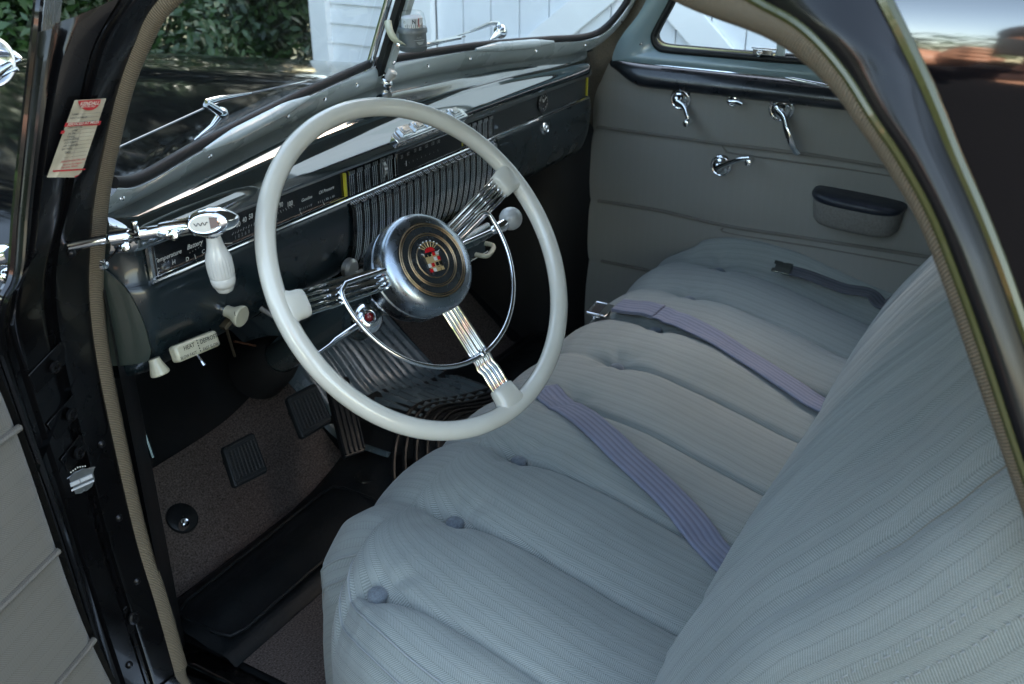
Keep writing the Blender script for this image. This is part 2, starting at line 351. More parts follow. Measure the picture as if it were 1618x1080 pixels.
def barn():
    rt = root('barn', (6.5, -1.2, -.42), 'white clapboard barn with a cross-braced door, seen through the right windshield pane', 'barn')
    XF = 3.5; Y0, Y1 = -7.0, 4.22; Z0, Z1 = -.42, 3.6
    # front wall: lapped boards either side of the door, and over it
    def laps(mb, ya, yb, za, zb, pitch=.115):
        n = max(1, int(round((zb - za) / pitch))); P = []
        for k in range(n):
            a = za + (zb - za) * k / n; b = za + (zb - za) * (k + 1) / n
            P += [(XF - .016, a), (XF - .002, b - .001), (XF - .002, b)]
        mb.grid([[V((x, y, z)) for (x, z) in P] for y in (ya, yb)])
    m = MB(); laps(m, Y1 - .11, 3.62, Z0, Z1); laps(m, 3.62, .62, 1.95, Z1); laps(m, .62, Y0, Z0, Z1)
    m.grid([[V((x, Y1, z)) for z in (Z0, Z1)] for x in (XF, 9.5)]); m.grid([[V((x, Y0, z)) for z in (Z0, Z1)] for x in (XF, 9.5)])
    m.grid([[V((9.5, y, z)) for z in (Z0, Z1)] for y in (Y0, Y1)])
    for y in (Y0, Y1): m.poly([V((XF, y, Z1)), V((9.5, y, Z1)), V((6.5, y, 6.6))])
    obj('wall', m, BARN, rt, smooth=False)
    m = MB(); m.box((XF - .03, Y1 - .05, (Z0 + Z1) / 2), (.05, .13, Z1 - Z0))
    obj('corner_board', m, BARNT, rt, bevel=.004)
    m = MB()
    for y in (3.475, .72): m.box((XF - .035, y, .76), (.05, .27 if y > 2 else .18, 2.36))
    m.box((XF - .035, 2.1, 2.0), (.05, 2.9, .18)); obj('door_frame', m, BARNT, rt, bevel=.004)
    m = MB()
    for k in range(14): m.box((XF + .01, 3.25 - k * .18, .74), (.03, .174, 2.3))
    d = obj('door', m, mat('barn_door_grey_white', (.80, .82, .85), .6, noise=.05, nscale=4), rt, bevel=.003)
    def plank(a, b, wd, nm='door_brace', dx=0):
        a, b = V(a), V(b); t = (b - a).normalized(); q = MB(); q.box((a + b) / 2 + V((dx, 0, 0)), ((b - a).length, wd, .03), (t, t.cross(V((1, 0, 0))), V((1, 0, 0)))); o = obj(nm, q, BARNT, rt, bevel=.003); o.parent = d; return o
    o1 = plank((XF - .022, 3.30, -.24), (XF - .022, 0.86, 1.70), .15); o2 = plank((XF - .025, 3.30, 1.78), (XF - .025, 0.86, -.42), .15)
    plank((XF - .030, 3.32, -.33), (XF - .030, .83, -.33), .16, 'door_rail'); plank((XF - .030, 3.32, 1.82), (XF - .030, .83, 1.82), .16, 'door_rail')
    m = MB(); e = .35
    m.box((4.9, (Y0 + Y1) / 2, 5.02), (4.75, Y1 - Y0 + .8, .08), (V((1, 0, .966)).normalized(), V((0, 1, 0)), V((-.966, 0, 1)).normalized()))
    m.box((8.1, (Y0 + Y1) / 2, 5.02), (4.75, Y1 - Y0 + .8, .08), (V((1, 0, -.966)).normalized(), V((0, 1, 0)), V((.966, 0, 1)).normalized()))
    obj('roof', m, mat('grey_shingle', (.09, .09, .095), .9, noise=.3, nscale=30), rt, smooth=False)
barn()

LEAF = mat('bush_leaf', (.012, .040, .010), .42, noise=.55, nscale=2.2, spec=.5, col2=(.038, .088, .018))
LEAF2 = mat('tree_leaf', (.045, .085, .022), .5, noise=.4, nscale=1.2, col2=(.09, .12, .03))
BARK = mat('bark', (.10, .075, .055), .9, noise=.3, nscale=20, bump=.8, bscale=40)
def leaves(C, rad, n, size, blobs, mi_mat=None):
    """leaf blades scattered over clumps of a crown; each leaf a folded diamond"""
    C = np.array(C); rad = np.array(rad)
    bc = rng.normal(size=(blobs, 3)); bc /= np.linalg.norm(bc, axis=1)[:, None]; bc *= rng.uniform(.25, .86, (blobs, 1)); bc[:, 2] = np.abs(bc[:, 2]) * 1.1 - .25
    br = rng.uniform(.20, .42, blobs); k = rng.integers(0, blobs, n)
    d = rng.normal(size=(n, 3)); d /= np.linalg.norm(d, axis=1)[:, None]
    p = bc[k] + d * (br[k] * rng.uniform(.55, 1.08, n))[:, None]
    P = C + p * rad
    nrm = d * .7 + rng.normal(size=(n, 3)) * .55 + np.array([0, 0, .5]); nrm /= np.linalg.norm(nrm, axis=1)[:, None]
    a = np.cross(nrm, rng.normal(size=(n, 3))); a /= np.linalg.norm(a, axis=1)[:, None]; b = np.cross(nrm, a)
    s = size * rng.uniform(.6, 1.35, n)[:, None]
    v = np.stack([P - a * s, P + b * s * .42 + nrm * s * .14 + a * s * .15, P + a * s, P - b * s * .42 + nrm * s * .14 + a * s * .15], 1)
    return v.reshape(-1, 3)
def leafmesh(name, vs, m, parent):
    n = len(vs) // 4; me = bpy.data.meshes.new(name); org = np.array(ORG[parent.name]); vs = vs - org
    me.vertices.add(len(vs)); me.vertices.foreach_set('co', vs.astype(np.float32).ravel())
    i = np.arange(n) * 4; tri = np.stack([i, i + 1, i + 2, i, i + 2, i + 3], 1).reshape(-1)
    me.loops.add(len(tri)); me.loops.foreach_set('vertex_index', tri.astype(np.int32)); me.polygons.add(2 * n)
    me.polygons.foreach_set('loop_start', (np.arange(2 * n) * 3).astype(np.int32)); me.update(calc_edges=True); me.validate()
    me.materials.append(m); o = bpy.data.objects.new(name, me); COL.objects.link(o); o.parent = parent; return o
LEAFD = mat('evergreen_needle', (.006, .016, .006), .7, noise=.4, nscale=1.5)
def bush(loc, rad, n, size, label, blobs=26, name='leafy_bush', group='bushes beyond the hood'):
    rt = root(name, loc, label, 'bush', group)
    C = (loc[0], loc[1], loc[2] + rad[2] * .55)
    leafmesh('foliage', leaves(C, rad, n, size, blobs), LEAFD if 'evergreen' in name else LEAF, rt)
    m = MB()
    for k in range(7):
        a = random.uniform(0, 6.28); e = V((math.cos(a) * rad[0] * .6, math.sin(a) * rad[1] * .6, rad[2] * random.uniform(.7, 1.2)))
        p0 = V(loc); m.tube(spline([p0 + e.xy.to_3d() * .06, p0 + e * .5 + V((0, 0, .1)), p0 + e], 4), [.018 - .0013 * i for i in range(9)], 6)
    obj('stem', m, BARK, rt)
bush((3.0, 5.5, -.42), (1.15, 1.1, 1.25), 13000, .040, 'dense green bush right beside the corner of the white barn', 34)
bush((4.0, 5.15, -.42), (.85, .75, 1.3), 9000, .040, 'green bush filling the gap between the barn corner and the bigger bushes', 28)
bush((1.7, 5.3, -.42), (1.1, 1.0, 1.15), 12000, .040, 'green bush seen over the middle of the black hood', 34)
bush((0.4, 5.9, -.42), (1.2, 1.0, 1.35), 11000, .042, 'green bush straight ahead of the driver side of the hood', 30)
bush((-1.1, 5.9, -.42), (1.2, 1.0, 1.3), 10000, .045, 'green bush left of the black windshield pillar', 30)
bush((-2.6, 5.2, -.42), (1.2, 1.0, 1.2), 8000, .045, 'green bush farthest left behind the chrome mirror', 28)
bush((4.6, 7.0, -.42), (1.7, 1.5, 1.9), 9000, .055, 'taller dark bush behind the barn corner', 30)
bush((2.6, 7.6, -.42), (2.4, 1.6, 2.9), 11000, .060, 'tall dark shrubbery closing the view above the hood', 34)
bush((-1.5, 8.3, -.42), (2.4, 1.6, 2.6), 11000, .060, 'tall dark shrubbery closing the view behind the left pillar', 34)
bush((1.0, 11.5, -.42), (4.2, 3.0, 5.6), 20000, .23, 'tall dark evergreen added behind the bushes to darken the hood reflection, straight ahead', 60, 'evergreen_tree', 'evergreens added to darken the hood reflection')  # evergreens added to darken the sky mirrored in the hood
bush((-5.0, 10.5, -.42), (4.2, 3.0, 5.6), 18000, .23, 'tall dark evergreen added behind the bushes to darken the hood reflection, at the left', 60, 'evergreen_tree', 'evergreens added to darken the hood reflection')
bush((7.0, 12.5, -.42), (4.2, 3.0, 6.0), 20000, .23, 'tall dark evergreen added behind the barn corner to darken the hood reflection', 60, 'evergreen_tree', 'evergreens added to darken the hood reflection')
def tree(loc, h, rad, n, size, label):
    rt = root('broadleaf_tree', loc, label, 'tree', 'trees standing round the driveway'); L0 = V(loc)
    m = MB(); m.tube(spline([L0, L0 + V((.1, .05, h * .3)), L0 + V((-.05, .1, h * .62)), L0 + V((.1, 0, h))], 4), [.24 - .016 * i for i in range(13)], 10)
    for k in range(7):
        a = k * 2.4; s0 = L0 + V((0, 0, h * (.4 + .06 * k))); e = s0 + V((math.cos(a) * rad[0] * .7, math.sin(a) * rad[1] * .7, rad[2] * .5))
        m.tube(spline([s0, s0.lerp(e, .5) + V((0, 0, -.1)), e], 4), [.09 - .009 * i for i in range(9)], 6)
    obj('trunk', m, BARK, rt); leafmesh('crown', leaves((L0.x, L0.y, L0.z + h), rad, n, size, 40), LEAF2, rt)
tree((-9.5, -4.5, -.42), 4.2, (2.6, 2.6, 2.4), 15000, .10, 'broadleaf tree across the driveway, seen as a reflection in the black door pillar')
tree((-8.0, 7.5, -.42), 4.5, (3, 3, 2.6), 14000, .11, 'broadleaf tree at the far left beyond the bushes')

# ------------------------------------------------------------------ the car: body shell, pillars, floor, hood, roof
car = root('car_body', (0, .4, -.05), 'black car body round the open cabin: hood, roof, windshield frame, door pillars and floor', 'car')
def sm(a, b, x): t = min(1, max(0, (x - a) / (b - a))); return t * t * (3 - 2 * t)
def floor_z(x, y):
    z = .10 + max(0, y - 1.12) * .85 if y < 1.5 else .10 + .323 + (y - 1.5) * 6
    t = (.070 + .045 * sm(1.12, 1.25, y)) * math.exp(-(x / .15) ** 2) * sm(.62, .98, y) * (1 - .6 * sm(1.15, 1.5, y))
    return z + t
m = MB(); xs = np.linspace(-.66, .68, 60); ys = np.concatenate([np.linspace(-.9, .9, 14), np.linspace(.93, 1.5, 40), [1.51, 1.53, 1.54]])
m.grid([[V((x, y, floor_z(x, y))) for x in xs] for y in ys]); obj('floor_pan', m, RUBBER, car)
m = MB()   # raised black rubber crossmember between the two carpets
P = []
for x in np.linspace(-.60, .66, 50):
    row = []
    for u in np.linspace(0, 1, 14):
        y = .915 + .19 * u; row.append(V((x, y, floor_z(x, y) + .006 + .020 * math.sin(math.pi * u) ** .35 + .003 * math.cos(2 * math.pi * u * 2))))
    P.append(row)
m.grid(P, flip=True); fc = obj('floor_crossmember', m, RUBBER, car)
m = MB()
for a0_, a1_, b0__, b1__ in ((-.575, -.19, .945, 1.070), (.22, .60, .945, 1.070)):
    pts = [(a0_ + .03, b0__), (a1_ - .03, b0__), (a1_ - .006, b0__ + .008), (a1_, b0__ + .03), (a1_, b1__ - .03), (a1_ - .006, b1__ - .008), (a1_ - .03, b1__), (a0_ + .03, b1__), (a0_ + .006, b1__ - .008), (a0_, b1__ - .03), (a0_, b0__ + .03), (a0_ + .006, b0__ + .008)]
    m.tube([V((x, y, floor_z(x, y) + .0275)) for x, y in pts], .0028, 6, closed=True, caps=False); obj('pressed_outline', m, RUBBER, fc); m = MB()
for x, y in ((-.15, 1.02), (-.12, .96)): m.lathe((x, y, floor_z(x, y) + .024), (0, 0, 1), [(0, .022), (.003, .021), (.003, .016), (.001, .015), (.001, .0001)], 20); obj('floor_plug', m, RUBBER, fc); m = MB()

def wpt(l): return [at(x, y, 'X', X) for x, y, X in l]
W = wpt([(286, 1085, -.662), (250, 960, -.662), (215, 850, -.662), (180, 700, -.662), (152, 560, -.662), (141, 460, -.662), (143, 380, -.662), (150, 300, -.66), (165, 220, -.657), (187, 130, -.65), (215, 60, -.64), (250, 0, -.63), (330, -70, -.60)])
O = wpt([(178, 1100, -.758), (140, 990, -.765), (105, 880, -.775), (75, 790, -.785), (42, 700, -.79), (10, 610, -.80), (-10, 545, -.815), (-2, 480, -.825), (18, 435, -.806), (26, 340, -.785), (37, 230, -.765), (48, 130, -.745), (57, 50, -.73), (62, 0, -.72), (72, -70, -.69)])
def pprof(u): return .25 + .55 * sm(.0, .06, u) - .5 * sm(.42, .45, u) + .35 * sm(.50, .55, u) - .45 * sm(.80, .86, u) + .9 * sm(.90, .95, u) - .9 * sm(.97, 1, u)
m = MB(); m.band(W, O, .016, (-.25, -.97, .1), 40, pprof, sub=6)
# the outer side of the pillar, running forward
O2 = [p + V((.16, .16, .02)) for p in O]; m.band(O, O2, .0, (-1, 0, 0), 4, sub=6)
obj('front_door_pillar', m, JAMBP, car)
m = MB(); m.tube(spline(O, 6), .005, 8); obj('pillar_edge', m, BLACK, car)
# kick panel, sill
m = MB()
K = [V((-.655, .975, 0)), V((-.60, 1.02, 0)), V((-.575, 1.10, 0)), V((-.55, 1.25, 0)), V((-.53, 1.55, 0))]
m.grid([[V((k.x, k.y, z)) for z in np.linspace(.06, .72, 8)] for k in K]); obj('kick_panel', m, BLACKM, car)
m = MB(); m.grid([[V((k.x * -1 + .03, k.y, z)) for z in np.linspace(.06, .70, 8)] for k in K]); obj('kick_panel', m, BLACKM, car)
m = MB()
prof = [(-.80, -.02), (-.80, .09), (-.775, .105), (-.72, .108), (-.70, .128), (-.655, .130), (-.63, .118), (-.60, .108), (-.585, .095)]
m.grid([[V((x, y, z)) for (x, z) in prof] for y in np.linspace(-.25, 1.02, 12)]); obj('door_sill', m, JAMBP, car, autos=60)
m = MB(); m.grid([[V((x, y, z + .004)) for (x, z) in [(-.715, .121), (-.70, .133), (-.66, .136), (-.64, .128)]] for y in np.linspace(-.2, .955, 8)]); m.tube([at(286, 1068, 'X', -.66), at(296, 1110, 'X', -.655)], .013, 12)
obj('scuff_plate', m, CHROME, car)

m = MB(); m.tube(spline(W, 8), .0165, 16); obj('windlace', m, CORD, car)

# firewall and under-dash darkness
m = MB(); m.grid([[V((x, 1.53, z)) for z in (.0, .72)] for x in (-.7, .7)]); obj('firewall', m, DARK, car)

# hood and cowl
m = MB(); P = []
for y in np.concatenate([np.linspace(1.06, 1.4, 8), np.linspace(1.5, 2.6, 16)]):
    row = []
    for x in np.linspace(-1, 1, 49):
        wd = .80 - .22 * sm(1.2, 2.6, y); X = x * wd
        z = .832 - .055 * max(0, y - 1.15) - .06 * max(0, y - 1.9) ** 2 - .30 * abs(X) ** 2.2 - .55 * max(0, abs(X) - .52) ** 1.3 + .012 * math.exp(-(X / .03) ** 2)
        row.append(V((X, y - .10 * abs(x) ** 2 * (1 - sm(1.1, 1.6, y)), z)))
    P.append(row)
m.grid(P); obj('hood', m, HOODP, car)
m = MB()
for s in (-1, 1):
    P = []
    for i in range(25):
        a = math.pi * i / 24; P.append([V((s * (.62 + .28 * math.sin(math.pi * j / 10) ** .8 * (1 - .2 * (j > 5))), 1.85 + .55 * -math.cos(a) + 0, .08 + .42 * math.sin(a) * math.sin(math.pi * (.25 + .75 * j / 10)) )) for j in range(11)])
    m = MB(); m.grid(P); obj('fender', m, BLACK, car)

# windshield geometry
GI = [(0, 1.055, .870), (.14, 1.026, .868), (.28, 1.004, .862), (.47, .980, .846), (.585, .957, .837), (.640, .935, .850), (.668, .905, .895), (.672, .88, .95), (.665, .845, 1.02), (.65, .80, 1.12)]
GO = [(0, 1.052, .835), (.15, 1.042, .832), (.30, 1.028, .824), (.50, 1.006, .808), (.60, .990, .803), (.665, .965, .815), (.698, .93, .86), (.705, .90, .92), (.70, .865, 1.0), (.68, .80, 1.12)]
def gp(u): return max(0, 1 - abs(2 * u - 1) ** 3.0) ** .7
for s in (1, -1):
    k = 10 if s > 0 else 6
    A = [V((s * x, y, z)) for x, y, z in GI[:k]]; B = [V((s * x, y, z)) for x, y, z in GO[:k]]
    m = MB(); m.band(A, B, .010, (0, -.86, .5), 10, gp, sub=8, flip=(s > 0)); q = obj('windshield_garnish', m, GARN, car)
    m = MB(); m.tube(spline([a + V((0, .006, .006)) for a in A], 8), .0072, 10); obj('windshield_seal', m, mat('matt_black_rubber', (.008, .008, .009), .65), car)
    m = MB(); m.tube(spline([a + V((0, -.001, -.0015)) for a in B], 8), .0022, 6); obj('garnish_shadow_gap', m, RUBBER, car)
# stepped lips on the garnish
m = MB()
for a, b, x0, x1 in ((GI, GO, .23, .47), ): 
    P = [V((x, np.interp(x, [p[0] for p in GI], [p[1] for p in GI]) - .006, np.interp(x, [p[0] for p in GI], [p[2] for p in GI]) + .002)) for x in np.linspace(x0, x1, 12)]
    m.tube(P, [.003 + .006 * min(1, 4 * min(i, 11 - i) / 11) for i in range(12)], 10)
P = [V((-x, np.interp(x, [p[0] for p in GI], [p[1] for p in GI]) - .006, np.interp(x, [p[0] for p in GI], [p[2] for p in GI]) + .002)) for x in np.linspace(.23, .47, 12)]
obj('garnish_lip', m, GARN, car); m = MB(); m.tube(P, [.003 + .006 * min(1, 4 * min(i, 11 - i) / 11) for i in range(12)], 10)
obj('garnish_lip', m, GARN, car)
# screws of the garnish
scr = None
for (px, py) in [(192, 329), (330, 250), (454, 184), (513, 154), (564, 130), (603, 120), (677, 102), (744, 90), (847, 76), (925, 68), (981, 33)]:
    best = None                                           # the screw sits on the garnish surface: search along its mid line
    for i in range(200):
        t = i / 199 * 6.6 if px > 590 else i / 199 * 4.6
        a = min(int(t), 8); f = t - a; s = 1 if px > 590 else -1
        p = V(GI[a]).lerp(V(GI[a + 1]), f).lerp(V(GO[a]).lerp(V(GO[a + 1]), f), .5); p.x *= s; p += V((0, -.0086, .005))
        d = p - CAM; z = d.dot(CF); e = (809 + F_PX * d.dot(CR) / z - px) ** 2
        if best is None or e < best[0]: best = (e, p)
    if scr is None:
        m = MB(); m.lathe(best[1], (0, -.86, .5), [(-.001, .0001), (-.001, .0042), (.001, .0036), (.0019, .0018), (.0021, .0001)], 14); scr = obj('garnish_screw', m, CHROME, car); p0 = best[1]
    else: dup(scr, car, best[1] - p0)
# glass panes
def pane(pts, nm): mm = MB(); mm.poly(pts); o = obj(nm, mm, GLASS, car, smooth=False); return o
TL = .30
for s in (1, -1):
    m = MB(); A = [V((s * x, y + .006, z + .002)) for x, y, z in GI[:6]]; up = V((0, -.43, 1)) * TL
    m.grid([[a, a + up * .5 + V((0, .0, 0)), a + up] for a in spline(A, 3)]); obj('windshield_glass', m, GLASS, car)
# centre bar of the split windshield
b0 = V((0, 1.050, .862)); b1 = b0 + V((0, -.40, .93)) * .34
m = MB(); m.tube([b0, b1], .0085, 4, up=(1, 0, 0)); 
t = (b1 - b0).normalized(); nrm = V((0, -t.z, t.y)).normalized()
m = MB(); m.box((b0 + b1) / 2 + nrm * .010 + V((.008, 0, 0)), (.017, .34, .010), (V((1, 0, 0)), t, nrm)); cb = obj('windshield_centre_bar', m, GARN, car, bevel=.002)
m = MB(); m.box((b0 + b1) / 2 + nrm * .004 + V((-.003, 0, 0)), (.024, .35, .010), (V((1, 0, 0)), t, nrm)); obj('bar_seal', m, RUBBER, cb)
m = MB(); m.tube([b0 + V((-.019, .012, -.002)), b1 + V((-.019, .012, 0))], .0065, 10); obj('bar_trim', m, CHROME, cb)
m = MB(); m.lathe(b0 + t * .022 + nrm * .016 + V((.008, 0, 0)), nrm, [(0, .0035), (.0015, .003), (.002, .0001)], 12); obj('bar_screw', m, CHROME, cb)
# outside wind deflector strip beneath the right pane
m = MB(); m.box(V((.135, 1.056, .885)), (.20, .012, .006), (V((.99, -.13, -.01)).normalized(), V((.13, .99, 0)), V((0, 0, 1)))); obj('pane_sill_trim', m, CHROME, car, bevel=.002)

# roof, rear of the cabin
m = MB(); P = []
for y in np.linspace(-1.5, .86, 24):
    P.append([V((x, y, 1.30 - .05 * (abs(x) / .64) ** 2.5 - .16 * max(0, (y - .45) / .41) ** 2 * 1.0 - .10 * max(0, (-y - .9) / .6) ** 2)) for x in np.linspace(-.64, .64, 17)])
m.grid(P); obj('headliner', m, mat('headliner_grey', (.20, .19, .165), .95, noise=.1, nscale=40), car)
m = MB(); m.grid([[p + V((p.x * .06, 0, .035)) for p in r] for r in P], flip=True); obj('roof', m, BLACK, car)
m = MB(); m.band([V((x, .80 - .0 * abs(x), 1.125)) for x in (-.65, 0, .65)], [V((x, .875, 1.165)) for x in (-.65, 0, .65)], .01, (0, -.5, -.8), 6, gp); obj('windshield_header', m, GARN, car)
# closed rear of the cabin: side trim panels and rear seat wall
m = MB()
for s, ye in ((1, -.02), (-1, -.42)): m.grid([[V((s * .68, y, z)) for z in (.0, .78)] for y in (-1.5, ye)]); m.grid([[V((s * x, y, z)) for x, z in ((.68, .78), (.66, .84))] for y in (-1.5, ye)])
m.grid([[V((x, -1.5, z)) for z in (.0, .9)] for x in (-.68, .68)]); m.grid([[V((x, -1.5, z)) for z in (.9, 1.25)] for x in (-.68, -.3)]); m.grid([[V((x, -1.5, z)) for z in (.9, 1.25)] for x in (.3, .68)])
obj('rear_cabin_trim', m, DFAB, car)
m = MB()
for s in (1, -1):
    for y in (-1.5, -.85, -.12): m = MB(); m.box((s * .655, y, 1.04), (.03, .12, .46)); obj('rear_window_post', m, GARN, car)

# rear edge of the door opening: cloth-covered welt, black jamb and outer skin, close to the camera
I1 = wpt([(900, -95, -.60), (960, -62, -.615), (1075, 6, -.64), (1221, 62, -.665), (1311, 131, -.675), (1365, 199, -.68), (1411, 267, -.68), (1455, 338, -.68), (1486, 410, -.68), (1524, 520, -.68), (1580, 680, -.68), (1640, 850, -.68)])
A1 = wpt([(1000, -110, -.64), (1070, -70, -.655), (1188, -3, -.675), (1268, 43, -.69), (1330, 108, -.695), (1380, 185, -.70), (1424, 250, -.70), (1470, 333, -.70), (1506, 420, -.70), (1550, 540, -.70), (1610, 720, -.70), (1668, 890, -.70)])
def skin_x(z): return -.682 + 3.0 * max(0, z - 1.065) ** 2
A2 = []
for x_, y_ in [(1290, -200), (1330, -130), (1395, -5), (1445, 96), (1480, 175), (1510, 250), (1545, 330), (1577, 410), (1602, 480), (1650, 620), (1700, 790), (1760, 950)]:
    X_ = -.79
    for _ in range(8): X_ = skin_x(at(x_, y_, 'X', X_).z)
    A2.append(at(x_, y_, 'X', X_))
m = MB(); m.band(I1, A1, .009, (-.5, .5, -.3), 10, sub=8); obj('door_opening_welt', m, CORD, car)
m = MB(); m.band(A1, A2, .014, (-.8, .2, .55), 20, lambda u: (1 - abs(2 * u - 1) ** 2.2), sub=8); obj('rear_door_jamb', m, mat('black_jamb_paint', (.006, .006, .007), .30, 0, .38, rvar=.1, nscale=18, spec=.22), car); MATS['black_jamb_paint'].node_tree.nodes['Principled BSDF'].inputs['Coat Roughness'].default_value = .14; coat_ior(MATS['black_jamb_paint'], 1.5)
OLIVE = mat('olive_rubber_edge', (.055, .058, .014), .35, 0, .6)
m = MB(); m.tube(spline(A1, 8), .0034, 8); obj('jamb_edge_strip', m, OLIVE, car)
m = MB(); m.tube(spline(A2, 8), .0052, 8); obj('jamb_edge_strip', m, OLIVE, car)
# outer skin behind the opening
B2 = [V((p.x - .012, p.y - .55, p.z)) for p in spline(A2, 4)]
m = MB(); m.grid([[V((skin_x(a.z) + (a.x - skin_x(a.z)) * (1 - u), a.y - .6 * u, a.z)) for u in np.linspace(0, 1, 8)] for a in spline(A2, 4)]); obj('rear_door_skin', m, coat_ior(mat('black_mirror_paint', (.003, .003, .004), .1, 0, 1), 2.0), car)

# ------------------------------------------------------------------ dashboard
dash = root('dashboard', (0, .98, .56), 'dark green metal dashboard with a long gauge strip and chrome-ribbed centre grille', 'dashboard')
YF = .958
def gob(x):
    x = abs(x); return V((0, np.interp(x, [p[0] for p in GO[:6]], [p[1] for p in GO[:6]]), np.interp(x, [p[0] for p in GO[:6]], [p[2] for p in GO[:6]])))
def yend(x): return .075 * max(0, (abs(x) - .600) / .065) ** 2
m = MB(); P = []
for x in np.linspace(-.662, .662, 100):
    b = gob(x); y0 = YF - .006 + yend(x); z0 = .764; b.y = max(b.y + .004, y0 + .012); b.z += .001; row = [V((x, y0 + .006, z0 - .004)), V((x, y0 + .001, z0 - .003)), V((x, y0, z0))]
    for t in np.linspace(.04, 1, 22): row.append(V((x, y0 + (b.y - y0) * (t ** 1.75), z0 + (b.z - z0) * (1 - (1 - t) ** 1.75) + .010 * math.sin(math.pi * t) * (1 - (abs(x) / .7) ** 4))))
    P.append(row)
m.grid(P, flip=True); obj('dash_top', m, DASH, dash)
def lowprof(t):   # below the ridge: straight face that rolls under
    pts = [(.000, .7145), (-.004, .708), (-.006, .69), (-.004, .655), (.004, .620), (.018, .595), (.040, .580), (.070, .572), (.12, .575)]
    return pts
m = MB(); P = []
LP = [V((0, a, b)) for a, b in lowprof(0)]; LPs = spline(LP, 4)
for x in np.linspace(-.672, .672, 100):
    P.append([V((x, YF + p.y + yend(x), p.z)) for p in LPs])
m.grid(P); obj('lower_panel', m, DASHF, dash)
# recessed strip with its chrome lines
m = MB(); P = [[V((x, YF + .003 + yend(x), .764)), V((x, YF + .004 + yend(x), .760)), V((x, YF + .004 + yend(x), .719)), V((x, YF + yend(x), .7145))] for x in np.linspace(-.672, .672, 60)]
m.grid(P); obj('strip_back', m, DASHF, dash)
for a, b, mm, nm in ((-.596, -.224, GAUGE, 'gauge_panel'), (.212, .594, GAUGE2, 'glove_strip')):
    m = MB(); m.box(((a + b) / 2, YF + .0025, .7395), (b - a, .003, .041)); obj(nm, m, mm, dash, bevel=.001)
m = MB(); CHL = []
m.tube([V((x, YF - .003, .7625)) for x in np.linspace(-.598, -.222, 10)], .0013, 6); m.tube([V((x, YF - .003, .7625)) for x in np.linspace(.212, .594, 10)], .0011, 6)
m.tube([V((x, YF - .0045, .7160)) for x in np.linspace(-.600, .596, 30)], .0024, 8)
m.tube([V((x, YF - .002, .7205)) for x in np.linspace(-.594, -.224, 10)], .0008, 6)
m.box((-.5965, YF - .002, .739), (.0045, .006, .047)); m.box((-.588, YF - .0005, .739), (.0012, .003, .043))
obj('chrome_trim', m, CHROME, dash)
for x_, w_, h_ in ((-.2215, .0036, .036), (.5945, .0022, .038), (.1010, .0036, .030)): m = MB(); m.box((x_, YF - .001, .739), (w_, .004, h_)); obj('yellow_end_trim', m, YELLOW, dash)
# grille
m = MB(); m.box((-.007, YF + .001, .739), (.426, .003, .042)); P = [[V((x, YF + p.y * 1.0 - .004, p.z)) for p in LPs[3:]] for x in (-.220, .207)]
m.grid(P); obj('grille_back', m, GAUGE, dash)
m = MB(); RIB = mat('grille_rib_steel', (.80, .81, .81), .16, 1)
n = 0; x = -.2145
while x < .205:
    for k in range(3):
        xx = x + k * .0047
        if xx > .206: break
        pth = [V((xx, YF + p.y - .0085, p.z)) for p in LPs[5:-6]]
        m.tube([V((xx, YF - .0005, .7128)), V((xx, YF - .0065, .7095))] + pth, .0013, 6, flat=1)
        m.box((xx, YF - .013, .7050), (.0032, .004, .005))
        if xx < -.099 or xx > .107:
            m.tube([V((xx, YF - .004, z)) for z in (.7585, .7205)], .00105, 5); m.box((xx, YF - .0052, .7555), (.0030, .003, .006))
    x += .0192
obj('grille_ribs', m, RIB, dash, smooth=False)
# tuning wheel between the ribs
m = MB(); m.lathe((-.126, YF + .012, .7395), (1, 0, 0), [(-.0035, .001), (-.0035, .019), (.0035, .019), (.0035, .001)], 60, flute=(-1, 1, 20, .04)); obj('tuning_wheel', m, mat('dull_nickel', (.45, .45, .43), .4, 1), dash)
# radio dial
m = MB(); m.box((.0, YF - .003, .7395), (.190, .006, .037)); rd = obj('radio_dial', m, GAUGE, dash, bevel=.0015)
m = MB()
for s, px, py in (('50', 633, 251), ('60', 643, 246), ('70', 654, 241), ('80', 662, 238), ('100', 671, 234), ('120', 681, 230), ('150', 690, 227)):
    text(m, s, at(px, py, 'Y', YF - .0065), (1, 0, 0), (0, 0, 1), (0, -1, 0), .0085, .15, sx=.75)
for k in range(9): m.box(at(640 + k * 6.5, 259 - k * 2.7, 'Y', YF - .0063), (.0004, .0002, .002 if k % 2 else .003))
obj('dial_lettering', m, PRINTD, rd, smooth=False)
m = MB(); m.box(at(642, 258, 'Y', YF - .0066), (.0011, .0003, .0085)); obj('dial_pointer', m, PRINT, rd)
# push-button box on the nose of the dash
nb = V((.0, -.62, .78)).normalized(); ub = V((0, .78, .62)).normalized()
O_ = V((.002, .9595, .781)); m = MB(); m.box(O_, (.205, .030, .016), (V((1, 0, 0)), ub, nb)); m.box(O_ + nb * .008, (.190, .022, .003), (V((1, 0, 0)), ub, nb)); pb = obj('push_button_box', m, CHROME, dash, bevel=.003)
m = MB(); first = None
for k in range(5):
    if first is None:
        m.box(O_ + nb * .011 + V((-.072, 0, 0)), (.027, .017, .005), (V((1, 0, 0)), ub, nb)); m.box(O_ + nb * .0145 + V((-.072, 0, 0)), (.017, .010, .002), (V((1, 0, 0)), ub, nb)); first = obj('push_button', m, mat('silver_button', (.60, .63, .64), .2, 1), pb, bevel=.0015)
    else: dup(first, pb, (.036 * k, 0, 0))
